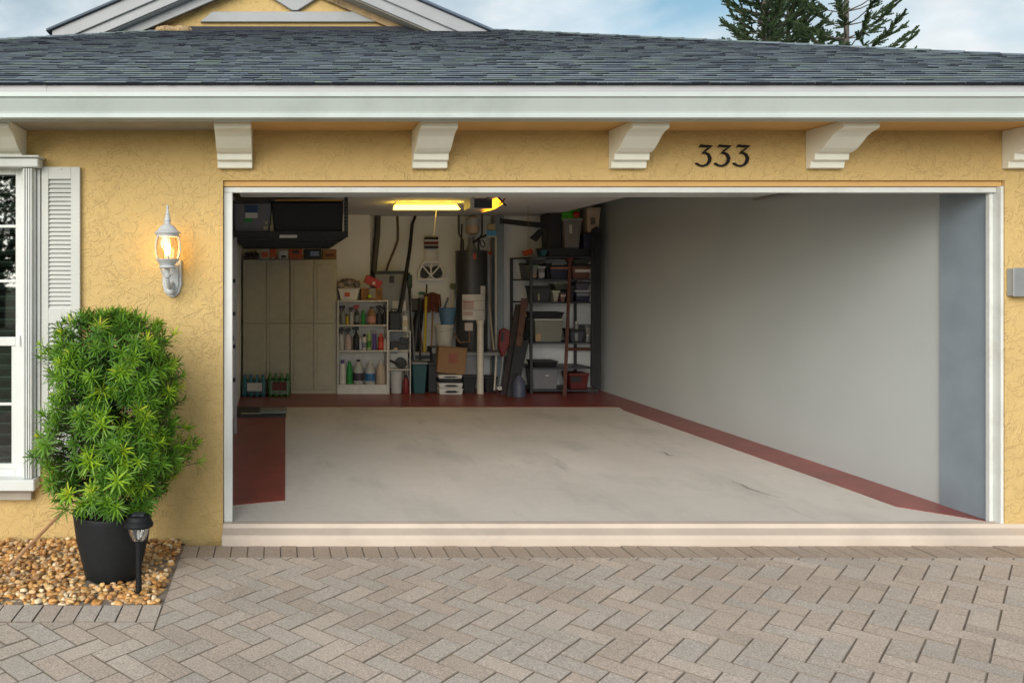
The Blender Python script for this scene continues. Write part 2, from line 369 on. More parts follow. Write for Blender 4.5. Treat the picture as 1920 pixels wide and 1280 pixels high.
for i in range(-75, 96):
    for j in range(-22, 24):
        for (a, b, w, h) in ((0, 0, 2, 1), (0, 1, 1, 2)):
            u, v = (i+2*j+a)*PW, (i-2*j+b)*PW
            q = [(u, v), (u+w*PW, v), (u+w*PW, v+h*PW), (u, v+h*PW)]
            q = [((x+y)*c45+0.05, (-x+y)*c45-1.0) for x, y in q]
            if max(x for x, y in q) < -3.0 or min(x for x, y in q) > 6.2 or max(y for x, y in q) < -2.75 or min(y for x, y in q) > -0.3: continue
            regs = (((0, 1, -1.2251),),) if max(y for x, y in q) < -1.225 else (((0, 1, -0.325), (-1, 0, 0.58)), ((0, 1, -1.225), (1, 0, -0.58)))
            for reg in regs:
                p = q
                for hp in reg:
                    p = clip(p, *hp)
                    if len(p) < 3: break
                if len(p) >= 3 and area(p) > 0.0012: polys.append((p, 'paver'))
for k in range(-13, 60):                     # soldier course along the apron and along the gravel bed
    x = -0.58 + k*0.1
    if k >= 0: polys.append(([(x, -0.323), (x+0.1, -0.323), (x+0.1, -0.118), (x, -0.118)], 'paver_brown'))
for k in range(24):
    x = -0.58 - (k+1)*0.1
    polys.append(([(x, -1.223), (x+0.1, -1.223), (x+0.1, -1.022), (x, -1.022)], 'paver'))
def vis(p):                                  # how large a paver shows
    cx = sum(q[0] for q in p)/len(p); cy = sum(q[1] for q in p)/len(p); d = cy + D
    if d < 0.3: return 0
    px = VX + F*cx/d; py = VY + F*(CZ-PT)/d
    return 0 if (px < -20 or px > 1940 or py > 1300) else area(p)/d**3
polys.sort(key=lambda t: -vis(t[0]))
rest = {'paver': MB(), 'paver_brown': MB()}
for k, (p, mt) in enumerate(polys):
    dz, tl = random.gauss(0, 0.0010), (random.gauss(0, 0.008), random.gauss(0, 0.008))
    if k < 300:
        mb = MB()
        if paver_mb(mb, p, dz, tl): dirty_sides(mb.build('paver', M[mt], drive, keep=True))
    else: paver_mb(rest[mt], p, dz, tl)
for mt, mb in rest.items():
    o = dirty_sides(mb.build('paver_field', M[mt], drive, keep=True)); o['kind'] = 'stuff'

# garage floor, apron
gf = MB().box(-0.62, 4.72, 0.02, 6.75, -0.15, 0.0).build('garage_floor', M['slab']); tag(gf, kind='structure')
def sheet(name, mat, parent, pts, z, t=0.003):
    return MB().prism(pts, 'z', z-0.001, z+t).build(name, mat, parent)
sheet('painted_border', M['red'], gf, [(4.245, 1.2), (4.25, 0.42), (4.60, 0.06), (4.60, 6.70), (4.21, 6.70), (4.21, 4.78), (4.16, 4.55)], 0.001)
sheet('painted_border', M['red'], gf, [(-0.60, 4.78), (4.208, 4.78), (4.208, 6.70), (-0.60, 6.70)], 0.001)
sheet('painted_border', M['red'], gf, [(-0.60, 0.36), (0.055, 0.58), (0.10, 4.778), (-0.60, 4.778)], 0.001)
def crack(pts, w):
    mb = MB()
    for (a, b), wa in zip(zip(pts[:-1], pts[1:]), w):
        a, b = Vector(a), Vector(b); nrm = Vector((-(b-a).y, (b-a).x)).normalized()*wa
        mb.quad((a.x-nrm.x, a.y-nrm.y, 0.0016), (b.x-nrm.x, b.y-nrm.y, 0.0016), (b.x+nrm.x, b.y+nrm.y, 0.0016), (a.x+nrm.x, a.y+nrm.y, 0.0016))
    mb.build('crack', M['crack'], gf, keep=True)
def floor_pt(px, py):
    d = CZ*F/(py-VY); return (X(px, d-D), d-D)
crack([floor_pt(*q) for q in ((1372, 902), (1390, 908), (1404, 916), (1424, 922), (1444, 928), (1466, 933))], (0.006, 0.013, 0.011, 0.006, 0.003))
crack([floor_pt(*q) for q in ((1236, 846), (1246, 848), (1254, 854), (1262, 853))], (0.006, 0.012, 0.008))
apr = MB().prism([(0.06, -0.15), (0.06, 0.012), (0.0, 0.012), (-0.012, -0.012), (-0.10, -0.030), (-0.112, -0.045), (-0.116, -0.15)], 'x', HW_L, 6.5)
tag(apr.build('apron', M['apron'], bevel=0.004, seg=2), kind='structure')

# gravel bed
gb = MB().box(-3.2, -0.588, -1.02, 0.0, -0.15, -0.115).build('flower_bed', M['gravelbed']); tag(gb, kind='structure')
ico = bmesh.new(); bmesh.ops.create_icosphere(ico, subdivisions=2, radius=1.0)
iv = [v.co.copy() for v in ico.verts]; iface = [tuple(v.index for v in f.verts) for f in ico.faces]; ico.free()
gm = MB()
def stone(x, y, z, r):
    e = Matrix.Rotation(random.uniform(0, 6.28), 3, 'Z') @ Matrix.Rotation(random.gauss(0, 0.35), 3, 'X') @ Matrix.Diagonal((r*random.uniform(0.85, 1.35), r*random.uniform(0.75, 1.05), r*random.uniform(0.5, 0.8)))
    off = Vector((random.uniform(-50, 50), random.uniform(-50, 50), random.uniform(-50, 50)))
    n = len(gm.v)
    for v in iv:
        q = e @ (v*(1+0.28*mnoise.noise(v*0.9+off))); gm.v.append((q.x+x, q.y+y, q.z+z))
    gm.f += [tuple(n+i for i in f) for f in iface]
for lay, (cnt, zz, r0, r1) in enumerate(((900, -0.105, 0.016, 0.026), (1500, -0.088, 0.010, 0.021), (420, -0.075, 0.010, 0.017))):
    for _ in range(cnt):
        x = random.uniform(-2.0, -0.605); y = random.uniform(-1.005, -0.015)
        if math.hypot(x+0.91, y+0.62) < 0.155: continue
        mound = 0.012*mnoise.noise(Vector((x*3, y*3, 0)))
        stone(x, y, zz+mound+random.uniform(-0.006, 0.006), random.uniform(r0, r1)*(1.35 if random.random() < 0.05 else 1))
for _ in range(260): stone(random.uniform(-3.1, -2.0), random.uniform(-1.0, -0.02), -0.095, 0.024)
gv = gm.build('gravel', M['gravel'], smooth=True, keep=True); tag(gv, 'loose amber and tan river gravel around the black pot', 'gravel', kind='stuff')
# ------------------------------------------------------------------ house
house = thing('house', 'yellow stucco house with grey shingle roof and open two car garage', 'house', (2.1, 0.0, -0.1))
H = house
WL, WR, WB, WT = -3.35, -1.60, 0.30, 2.28   # window opening
T = 0.10                                     # stucco wall thickness
w = MB()
w.box(-6.2, WL, 0, T, -0.15, 2.51); w.box(WL, WR, 0, T, -0.15, WB); w.box(WL, WR, 0, T, WT, 2.51); w.box(WR, HW_L, 0, T, -0.15, 2.51)
w.box(HW_L, HW_R, 0, T, OPEN_T, 2.51); w.box(HW_R, 7.5, 0, T, -0.15, 2.51)
w.build('front_wall', M['stucco'], H)
MB().box(HW_L+0.002, HW_R-0.002, 0.022, T-0.002, 2.150, OPEN_T+0.002).build('door_header_reveal', M['soffit_y'], H)
# door frame in the opening
JT = 2.150
MB().box(-0.343, 4.589, 0.035, 0.085, 2.112, JT-0.002).build('door_frame_head', M['trim'], H, bevel=0.003)
MB().box(-0.343, -0.287, 0.035, 0.085, 0.013, 2.1115).build('door_frame_jamb', M['trim'], H, bevel=0.003)
MB().box(4.590, 4.608, 0.004, 0.090, 0.004, JT).build('door_frame_jamb', M['trim'], H, bevel=0.002)
MB().box(4.566, 4.589, 0.058, 0.088, 0.004, 2.111).build('door_stop', M['trim'], H, bevel=0.002)
# garage shell
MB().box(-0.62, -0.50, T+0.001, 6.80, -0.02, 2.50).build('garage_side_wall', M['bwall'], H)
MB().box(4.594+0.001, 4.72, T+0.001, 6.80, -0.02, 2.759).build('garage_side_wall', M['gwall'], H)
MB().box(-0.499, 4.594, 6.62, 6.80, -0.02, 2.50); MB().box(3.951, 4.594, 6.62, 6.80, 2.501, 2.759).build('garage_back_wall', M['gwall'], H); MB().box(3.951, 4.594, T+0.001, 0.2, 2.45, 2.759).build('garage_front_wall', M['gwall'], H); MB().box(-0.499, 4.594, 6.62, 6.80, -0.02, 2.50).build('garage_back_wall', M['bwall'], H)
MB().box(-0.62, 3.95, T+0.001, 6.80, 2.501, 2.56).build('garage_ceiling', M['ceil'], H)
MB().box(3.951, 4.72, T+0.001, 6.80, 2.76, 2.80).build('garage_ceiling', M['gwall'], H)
MB().box(3.93, 3.95, T+0.001, 6.80, 2.561, 2.80).build('ceiling_drop', M['ceil'], H)
MB().box(-0.499, X(694, 6.35), 6.35, 6.619, 0.0, 2.499).build('wall_pier', M['bwall'], H, bevel=0.004)
MB().box(X(927, 6.42), X(945, 6.42), 6.42, 6.619, 0.0, 2.499).build('wall_pier', M['panel'], H, bevel=0.004)
MB().box(4.580, 4.5935, 0.105, 0.465, 0.004, 2.499).build('wall_board', M['panel'], H, bevel=0.002)
# dim room behind the window
rm = MB(); rm.box(-6.0, -5.9, T+0.01, 4, 0, 2.5); rm.box(-0.75, -0.65, T+0.01, 4, 0, 2.5); rm.box(-5.9, -0.75, 3.9, 4, 0, 2.5); rm.box(-5.9, -0.75, T+0.01, 3.9, -0.02, 0.0); rm.box(-5.9, -0.75, T+0.01, 3.9, 2.502, 2.52)
rm.build('room_wall', M['room'], H)
# soffit, fascia, gutter
MB().box(-6.33, HW_L-0.03, -0.40, -0.001, 2.50, 2.53).build('soffit', M['soffit'], H)
MB().box(HW_L-0.03, 7.73, -0.40, -0.001, 2.4995, 2.5295).build('soffit', M['soffit_y'], H)
MB().box(-6.33, 7.73, -0.42, -0.401, 2.478, 2.668).build('fascia', M['gutter'], H)
def dripseg(a, b, dz=0): MB().prism([(-0.421, 2.605), (-0.4225, 2.680+dz), (-0.300, 2.722+dz), (-0.300, 2.726+dz), (-0.4265, 2.684+dz), (-0.4265, 2.605)], 'x', a, b).build('drip_edge', M['drip'], H)
dripseg(-6.33, X(88, -0.42), 0.001); dripseg(X(88, -0.42)+0.002, 7.73)
gp = [(-0.421, 2.622), (-0.421, 2.483), (-0.480, 2.481), (-0.486, 2.485), (-0.487, 2.503), (-0.482, 2.508), (-0.486, 2.520), (-0.515, 2.575), (-0.520, 2.590), (-0.535, 2.594), (-0.536, 2.618), (-0.530, 2.621), (-0.520, 2.614), (-0.508, 2.58), (-0.478, 2.515), (-0.470, 2.492), (-0.427, 2.492), (-0.427, 2.622)]
gt = MB().prism(gp, 'x', -6.4, 7.8).build('gutter', M['gutter'], H)
# corbels
cp = [(0.0, 2.257), (-0.046, 2.257), (-0.052, 2.298), (-0.088, 2.302), (-0.092, 2.342), (-0.13, 2.346), (-0.165, 2.362), (-0.20, 2.386), (-0.222, 2.402), (-0.244, 2.420), (-0.280, 2.437), (-0.33, 2.449), (-0.344, 2.455), (-0.344, 2.4985), (0.0, 2.4985)]
for (a, b) in ((-1.825, -1.588), (-0.375, -0.157), (0.85, 1.068), (2.098, 2.319), (3.347, 3.561), (4.59, 4.81), (5.84, 6.06)):
    MB().prism([(y-0.001, z) for y, z in cp], 'x', a, b).build('corbel', M['corbel'], H, bevel=0.003)
# house number 333
S3 = [((1148, 458), 3), ((1166, 436), 9), ((1190, 444), 11), ((1240, 446), 11), ((1290, 444), 8), ((1250, 470), 6), ((1205, 505), 7), ((1185, 523), 11), ((1215, 520), 9), ((1250, 540), 12), ((1268, 580), 14), ((1258, 622), 13), ((1232, 652), 11), ((1190, 668), 9), ((1150, 662), 8), ((1118, 642), 10), ((1106, 636), 5)]
num = thing('house_number', 'black old style house number 333 on the wall above the garage opening', 'house number', (X(1354, 0), 0, Z(311, 0)))
for k in range(3):
    mb = MB(); pts = [Vector((X(1120+(p[0]+k*211)/6, -0.01), Z(200+p[1]/6, -0.01))) for p, _ in S3]; hw = [r_/6*1.0/297 for _, r_ in S3]
    n0 = len(pts)
    for yy in (-0.016, -0.003):
        for i in range(n0):
            t = (pts[min(i+1, n0-1)]-pts[max(i-1, 0)]).normalized(); nn = Vector((-t.y, t.x))
            a, b = pts[i]+nn*hw[i]*1.12, pts[i]-nn*hw[i]*1.12
            mb.v += [(a.x, yy, a.y), (b.x, yy, b.y)]
    m2 = 2*n0
    for i in range(n0-1):
        a = 2*i
        mb.f += [(a, a+1, a+3, a+2), (m2+a, m2+a+2, m2+a+3, m2+a+1), (a, a+2, m2+a+2, m2+a), (a+1, m2+a+1, m2+a+3, a+3)]
    mb.f += [(0, m2, m2+1, 1), (2*n0-2, 2*n0-1, m2+2*n0-1, m2+2*n0-2)]
    mb.build('digit', M['number'], num, keep=True)

# ---- roof
ES, EZ, EY, MS, XR, XL = 0.0, 2.69, -0.435, 0.376, 7.73, -6.33
rz = lambda s: EZ + MS*s
SG = 5.34
roof = MB()
ry = lambda s: EY + s
xl, xr = XL+SG, XR-SG
v0 = [(XL, ry(0.03), rz(0.03)-0.004), (XR, ry(0.03), rz(0.03)-0.004), (xr, ry(SG), rz(SG)-0.004), (xl, ry(SG), rz(SG)-0.004)]
lo = [(x, y, z-0.03) for x, y, z in v0]
roof.hexa([lo[0], lo[1], lo[2], lo[3], v0[0], v0[1], v0[2], v0[3]])
bk = 14.0                                     # the side slopes behind the hips
roof.quad((XR, ry(0), rz(0)-0.004), (XR, bk, rz(0)-0.004), (xr, bk, rz(SG)-0.004), (xr, ry(SG), rz(SG)-0.004))
roof.quad((XL, ry(0), rz(0)-0.004), (xl, ry(SG), rz(SG)-0.004), (xl, bk, rz(SG)-0.004), (XL, bk, rz(0)-0.004))
roof.quad((xl, ry(SG), rz(SG)-0.004), (xr, ry(SG), rz(SG)-0.004), (xr, bk, rz(SG)-0.004), (xl, bk, rz(SG)-0.004))
rf = roof.build('roof', M['roofbase'], H)
# shingles: tabs of uneven width, laid in courses that overlap
ct, sn = 1/math.hypot(1, MS), MS/math.hypot(1, MS)
EXP = 0.118
def tab(mb, x0, x1, s0, th):
    s1 = s0 + EXP*ct*1.35
    def P(x, s, up): return (x, ry(s)-sn*up, rz(s)+ct*up)
    mb.hexa([P(x0, s0, -0.001), P(x1, s0, -0.001), P(x1, s1, -0.001), P(x0, s1, -0.001), P(x0, s0, th), P(x1, s0, th), P(x1, s1, 0.002), P(x0, s1, 0.002)])
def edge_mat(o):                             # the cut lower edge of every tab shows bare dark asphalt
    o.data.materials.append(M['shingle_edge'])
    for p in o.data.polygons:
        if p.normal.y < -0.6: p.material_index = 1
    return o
many = MB(); cnt = 0
row = 0; s = -0.012
while s < SG-0.03:
    lim_l, lim_r = max(XL+s+0.04, -5.2), min(XR-s-0.04, 7.0)
    d = ry(s)+D
    x = lim_l + random.uniform(0, 0.1)
    while x < lim_r:
        wd = random.choice((0.06, 0.08, 0.10, 0.12, 0.15, 0.18))*random.uniform(0.9, 1.1)
        x1 = min(x+wd, lim_r)
        th = random.choice((0.009, 0.010, 0.010, 0.013))
        px0, px1 = VX+F*x/d, VX+F*x1/d
        if px1 > -10 and px0 < 1930 and cnt < 300 and row < 10:
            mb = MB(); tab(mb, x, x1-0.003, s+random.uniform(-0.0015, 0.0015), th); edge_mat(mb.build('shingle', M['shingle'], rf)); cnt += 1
        else: tab(many, x, x1-0.003, s+random.uniform(-0.0015, 0.0015), th)
        x = x1
    s += EXP*ct; row += 1
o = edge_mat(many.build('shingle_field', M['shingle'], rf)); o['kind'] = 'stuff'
# hip caps
for sx, x0 in ((1, XL), (-1, XR)):
    mb = MB(); t = 0.0
    while t < SG:
        a, b = t, t+0.2
        for hw_ in (1,):
            A = Vector((x0+sx*a, ry(a), rz(a)+0.016)); B = Vector((x0+sx*b, ry(b), rz(b)+0.008))
            side = Vector((sx*0.5, -0.5, -0.215))*0.24; side2 = Vector((-sx*0.5, 0.5, -0.215))*0.24
            mb.quad(A, A+side, B+side, B); mb.quad(A, B, B+side2, A+side2); mb.quad(A+side, A, A+Vector((0,0,-0.02)), A+side+Vector((0,0,-0.02)))
        t += 0.155
    mb.build('hip_cap', M['shingle'], rf, keep=True)
# gable on top of the roof
GX, GYF, GYW = -0.09, 4.20, 4.50
GP = 0.430
gable_hw = 2.52
gz0 = rz(GYF-EY)+0.02
apex = gz0 + gable_hw*GP
gab = MB().prism([(GX-2.4, 3.6), (GX+2.4, 3.6), (GX+2.4, gz0+0.05*GP), (GX, apex-0.12), (GX-2.4, gz0+0.05*GP)], 'y', GYW, GYW+0.12).build('gable_wall', M['stucco'], H)
def slope_board(name, mat, y0, y1, off, wd, side, parent, a=0.0, b=None, ext=0.0):
    b = gable_hw if b is None else b       # board along the rake, 'off' below the roof line, 'wd' tall
    xa, xb = GX+side*(b+ext), GX
    za, zb = apex-(b+ext)*GP-off, apex-off
    return MB().prism([(xa, za), (xb, zb), (xb, zb-wd), (xa, za-wd)], 'y', y0, y1).build(name, mat, parent, bevel=0.004)
for side in (-1, 1):
    slope_board('gable_roof', M['shingle'], GYF-0.04, 12.0, -0.035, 0.03, side, H, ext=0.06)
    slope_board('rake_board', M['fascia'], GYF, GYF+0.03, 0.0, 0.155, side, H)
    slope_board('rake_board', M['fascia'], GYF+0.031, GYF+0.06, 0.150, 0.12, side, H, ext=-0.05)
    slope_board('rake_soffit', M['soffit'] if side > 0 else M['fascia'], GYF+0.061, GYW-0.062, 0.262, 0.02, side, H, ext=-0.05)
    if side < 0: slope_board('rake_board', M['fascia'], GYF+0.15, GYF+0.18, 0.285, 0.11, side, H, ext=-0.15)
    slope_board('rake_moulding', M['mould'], GYW-0.06, GYW-0.003, 0.27, 0.09 if side > 0 else 0.13, side, H, ext=-0.05)
Yb = GYW-0.05
MB().prism([(X(375, Yb), Z(41, Yb)), (X(730, Yb), Z(41, Yb)), (X(700, Yb), Z(22, Yb)), (X(398, Yb), Z(22, Yb))], 'y', Yb, GYW-0.002).build('tie_beam', M['fascia'], H, bevel=0.004)
MB().prism([(X(440, Yb), Z(-41, Yb)), (X(516, Yb), Z(0, Yb)), (X(548, Yb), Z(20, Yb)), (X(558, Yb), Z(20, Yb)), (X(590, Yb), Z(0, Yb)), (X(660, Yb), Z(-41, Yb))], 'y', Yb-0.01, GYW-0.002).build('king_post', M['fascia'], H, bevel=0.004)
rb = MB()
for k in range(60):                            # crumbled mortar where the gable meets the shingles
    x = random.uniform(X(300, GYW), X(355, GYW)); r_ = random.uniform(0.02, 0.06)
    y = GYW-random.uniform(0.02, 0.14); z = rz(y-EY)+0.01
    n = len(rb.v)
    for v in iv[:]: q = v*(1+0.4*mnoise.noise(v*1.5+Vector((k, k, k)))); rb.v.append((x+q.x*r_*1.3, y+q.y*r_, z+q.z*r_*0.9))
    rb.f += [tuple(n+i for i in f) for f in iface]
o = rb.build('crumbled_mortar', M['mould'], rf, keep=True); o['kind'] = 'stuff'
MB().box(X(320, GYW), X(835, GYW), GYW-0.11, GYW-0.003, rz(GYW-EY)-0.06, rz(GYW-EY)+0.015).build('flashing', M['roofbase'], rf)

# ---- window
wd = MB().box(WL, WL+0.07, -0.012, T-0.005, WB, WT); wd.box(WR-0.055, WR, -0.012, T-0.005, WB, WT); wd.box(WL+0.07, WR-0.055, -0.012, T-0.005, WT-0.06, WT); wd.box(WL+0.07, WR-0.055, -0.012, T-0.005, WB, WB+0.06)
win = wd.build('window', M['trim'], H, bevel=0.003)
gx0, gx1 = WL+0.07, WR-0.055
zr = Z(640, 0)
MB().box(gx0, gx1, -0.006, 0.05, zr-0.028, zr+0.028).build('meeting_rail', M['trim'], win, bevel=0.004)
for a, b in ((WB+0.06, WB+0.09),): MB().box(gx0, gx1, 0.0, 0.05, a, b).build('sash_rail', M['trim'], win, bevel=0.003)
MB().box(gx1-0.03, gx1, 0.0, 0.05, WB+0.09, zr-0.028).build('sash_stile', M['trim'], win, bevel=0.003)
MB().box(gx0, gx0+0.03, 0.0, 0.05, WB+0.09, zr-0.028).build('sash_stile', M['trim'], win, bevel=0.003)
for zz in (Z(424, 0), Z(527, 0)): MB().box(gx0, gx1, 0.012, 0.034, zz-0.009, zz+0.009).build('muntin', M['trim'], win, bevel=0.003)
MB().box(gx0+0.03, gx1-0.03, 0.012, 0.034, Z(758, 0)-0.009, Z(758, 0)+0.009).build('muntin', M['trim'], win, bevel=0.003)
for zz in (1.0,): MB().box((gx0+gx1)/2-0.01, (gx0+gx1)/2+0.01, 0.014, 0.033, WB+0.09, WT-0.06).build('muntin', M['trim'], win)
MB().box(gx0, gx1, 0.020, 0.024, zr+0.028, WT-0.06).build('pane', M['glass'], win)
MB().box(gx0+0.03, gx1-0.03, 0.024, 0.028, WB+0.09, zr-0.028).build('pane', M['glass'], win)
lt = MB().box(gx1-0.012+0.03, gx1+0.05, -0.024, -0.012, zr-0.012, zr+0.05); lt.tube([(gx1+0.03, -0.028, zr+0.04), (gx1+0.032, -0.034, zr-0.03)], 0.006); lt.build('latch', M['trim'], win)
sl = MB().box(gx0, gx1, -0.001, 0.001, 0, 0.06)
z = WB+0.10
while z < WT-0.06:                                # plantation blind behind the glass
    mb = MB().box(gx0, gx1, 0.075, 0.135, z-0.0035, z+0.0035).rot((0, 0.105, z), 'X', R(-28)); mb.build('blind_slat', M['blind'], win); z += 0.074
MB().box(WL-0.1, X(76, -0.06), -0.11, -0.001, Z(313, -0.11), Z(296, -0.11)).build('window_head', M['trim'], win, bevel=0.006)
MB().box(WL-0.1, X(77, -0.06)+0.008, -0.135, -0.001, Z(296, -0.11)+0.001, Z(296, -0.11)+0.014).build('window_cap', M['trim'], win, bevel=0.004)
MB().box(WL-0.1, X(66, -0.1), -0.12, -0.001, Z(921, -0.12), Z(900, -0.12)).build('window_sill', M['trim'], win, bevel=0.006)
MB().box(WL-0.08, X(58, -0.06), -0.055, -0.001, Z(938, -0.06), Z(922, -0.06)).build('sill_apron', M['soffit'], win, bevel=0.003)
zt, zb = Z(313, -0.11)-0.002, Z(900, -0.12)+0.002
MB().box(WR-0.004, X(69, -0.02), -0.05, -0.001, zb, zt).build('shutter_track', M['trim'], win, bevel=0.002)
for a, b in ((43, 46), (47.5, 50.5), (52, 55), (56.5, 59)): MB().box(X(a, -0.09), X(b, -0.09), -0.088, -0.0505, zb, zt).build('track_rib', M['trim'], win, bevel=0.002)
MB().box(X(70.5, -0.02), X(76, -0.02), -0.03, -0.001, zb, zt).build('track_flange', M['trim'], win, bevel=0.002)
# ---- louvred shutter beside the window
sh = MB(); x0, x1 = X(78, -0.03), X(150, -0.03); a0, a1 = X(91, -0.03), X(133, -0.03)
zs = [Z(p, -0.03) for p in (313, 336, 579, 606, 848, 872)]
sh.box(x0, a0, -0.034, -0.002, zs[5], zs[0]); sh.box(a1, x1, -0.034, -0.002, zs[5], zs[0]); sh.box(a0, a1, -0.034, -0.002, zs[1], zs[0]); sh.box(a0, a1, -0.034, -0.002, zs[3], zs[2]); sh.box(a0, a1, -0.034, -0.002, zs[5], zs[4])
sht = sh.build('shutter', M['shutter'], H, bevel=0.002)
MB().box(a0+0.001, a1-0.001, -0.006, -0.002, zs[4], zs[1]).build('shutter_back', M['shutter'], sht)
for za, zb2 in ((zs[2], zs[1]), (zs[4], zs[3])):
    k = 30; st = (za-zb2)/k if za > zb2 else (zb2-za)/k
    for i in range(k):
        z = min(za, zb2)+st*(i+0.5)
        MB().hexa([(a0, -0.030, z-st*0.52), (a1, -0.030, z-st*0.52), (a1, -0.024, z-st*0.52), (a0, -0.024, z-st*0.52), (a0, -0.014, z+st*0.50), (a1, -0.014, z+st*0.50), (a1, -0.008, z+st*0.50), (a0, -0.008, z+st*0.50)]).build('slat', M['shutter'], sht)
bl = MB().lathe([(0.006, -0.004), (0.006, 0.0), (0.003, 0.004)], 0, 0, 8).rot((0, 0, 0), 'X', R(90)); bl.v = [(v[0]+X(115, -0.03), v[1]-0.036, v[2]+Z(317, -0.03)) for v in bl.v]
bl.build('screw', M['trim'], sht)

# ---- raised sectional garage door under the ceiling, with its tracks
gd = thing('garage_door', 'white sectional garage door raised flat under the ceiling', 'garage door', (2.1, 0.3, 2.30))
for k in range(4): MB().box(-0.34, 4.50, 0.36+k*0.52, 0.36+k*0.52+0.512, 2.335, 2.375).build('door_panel', M['trim'], gd, bevel=0.004)
tr = MB().tube([(-0.42, 0.17, 0.02), (-0.42, 0.17, 2.05), (-0.42, 0.27, 2.27), (-0.42, 0.5, 2.32), (-0.42, 2.55, 2.33)], 0.016, 6); tr.build('track', M['metal'], gd)
tr = MB().tube([(4.54, 0.53, 2.30), (4.54, 0.7, 2.32), (4.54, 2.55, 2.33)], 0.016, 6); tr.build('track', M['metal'], gd)

# ---- meter box on the wall right of the garage
mbx = thing('utility_box', 'small grey metal utility box on the yellow wall right of the garage', 'utility box', (X(1912, -0.04), 0, Z(555, 0)))
MB().box(X(1899, -0.045), X(1899, -0.045)+0.13, -0.05, -0.001, Z(555, -0.05), Z(503, -0.05)).build('case', M['greybox'], mbx, bevel=0.004)
MB().box(X(1899, -0.045)-0.004, X(1899, -0.045)+0.134, -0.056, -0.0505, Z(556, -0.05), Z(502, -0.05)).build('cover', M['metal'], mbx, bevel=0.002)

# ---- wall lantern
LX, LY = X(314, -0.16), -0.16
LZ = lambda py: Z(py, LY)
lan = thing('wall_lantern', 'white cast metal wall lantern with glowing bulb on the yellow wall', 'lantern', (LX, 0, LZ(558)))
bp = [(X(305+0, -0.02), Z(490, -0.02)), (X(340, -0.02), Z(487, -0.02)), (X(340.5, -0.02), Z(533, -0.02)), (X(336, -0.02), Z(549, -0.02)), (X(326, -0.02), Z(557.5, -0.02)), (X(317, -0.02), Z(556, -0.02)), (X(308, -0.02), Z(548, -0.02)), (X(304.5, -0.02), Z(533, -0.02))]
MB().prism(bp, 'y', -0.022, -0.001).build('backplate', M['lantern'], lan, bevel=0.004)
cxp, czp = sum(p[0] for p in bp)/8, sum(p[1] for p in bp)/8
MB().prism([(cxp+(p[0]-cxp)*0.72, czp+(p[1]-czp)*0.82) for p in bp], 'y', -0.034, -0.0221).build('backplate_panel', M['lantern'], lan, bevel=0.004)
MB().lathe([(0.003, LZ(384)), (0.008, LZ(386)), (0.0085, LZ(390)), (0.006, LZ(391)), (0.011, LZ(401)), (0.014, LZ(402)), (0.012, LZ(403)), (0.020, LZ(411)), (0.022, LZ(414.5)), (0.018, LZ(416)), (0.021, LZ(420))], LX, LY, 14).build('finial', M['lantern'], lan, smooth=True)
MB().lathe([(0.021, LZ(420)+0.0005), (0.040, LZ(423.5)), (0.056, LZ(428.5)), (0.064, LZ(433)), (0.080, LZ(435.5)), (0.081, LZ(438)), (0.070, LZ(438.5)), (0.069, LZ(444))], LX, LY, 24).build('cap', M['lantern'], lan, smooth=True)
gpf = [(0.070, LZ(444)), (0.079, LZ(451)), (0.083, LZ(460)), (0.084, LZ(468)), (0.079, LZ(477)), (0.070, LZ(486))]
MB().lathe(gpf, LX, LY, 24, cap=False).build('glass_globe', M['amberglass'], lan, smooth=True)
for k in range(6):
    a = R(30+60*k+12)
    MB().tube([(LX+math.cos(a)*(r_+0.002), LY+math.sin(a)*(r_+0.002), z_) for r_, z_ in gpf], 0.0045, 6).build('rib', M['lantern'], lan, smooth=True)
MB().lathe([(0.040, LZ(503)), (0.052, LZ(502)), (0.053, LZ(500)), (0.045, LZ(498)), (0.057, LZ(491)), (0.070, LZ(488)), (0.073, LZ(485.5)), (0.060, LZ(485.5))], LX, LY, 24).build('collar', M['lantern'], lan, smooth=True)
MB().lathe([(0.012, LZ(512)), (0.014, LZ(505)), (0.022, LZ(503.2))], LX, LY, 12).build('stem', M['lantern'], lan, smooth=True)
MB().lathe([(0.004, LZ(522)), (0.017, LZ(520)), (0.020, LZ(515.5)), (0.012, LZ(512.2))], LX, LY, 12).build('stem_knob', M['lantern'], lan, smooth=True)
for sx in (-1, 1): MB().tube([(LX+sx*0.044, LY, LZ(503)), (LX+sx*0.036, LY, LZ(510)), (LX+sx*0.014, LY+0.01, LZ(517))], 0.0045, 6).build('scroll', M['lantern'], lan, smooth=True)
MB().tube([(LX, LY, LZ(519)), (LX+0.002, LY+0.015, LZ(530)), (LX+0.004, LY+0.06, LZ(539)), (LX+0.007, LY+0.10, LZ(535)), (LX+0.009, LY+0.128, LZ(530))], [0.010, 0.012, 0.014, 0.013, 0.016], 10).build('arm', M['lantern'], lan, smooth=True)
MB().lathe([(0.004, LZ(553)), (0.022, LZ(551)), (0.027, LZ(546)), (0.020, LZ(541)), (0.025, LZ(537)), (0.010, LZ(533))], LX+0.004, LY+0.085, 12).build('lower_boss', M['lantern'], lan, smooth=True)
MB().lathe([(0.012, LZ(488)), (0.016, LZ(482)), (0.013, LZ(479))], LX, LY, 10).build('socket', M['lantern'], lan, smooth=True)
MB().lathe([(0.008, LZ(479)-0.0005), (0.017, LZ(473)), (0.021, LZ(467)), (0.015, LZ(460)), (0.004, LZ(456))], LX, LY, 12).build('bulb', M['bulb'], lan, smooth=True)
pl = bpy.data.lights.new('lantern_light', 'POINT'); pl.energy = 2.6; pl.color = (1.0, 0.55, 0.16); pl.shadow_soft_size = 0.02
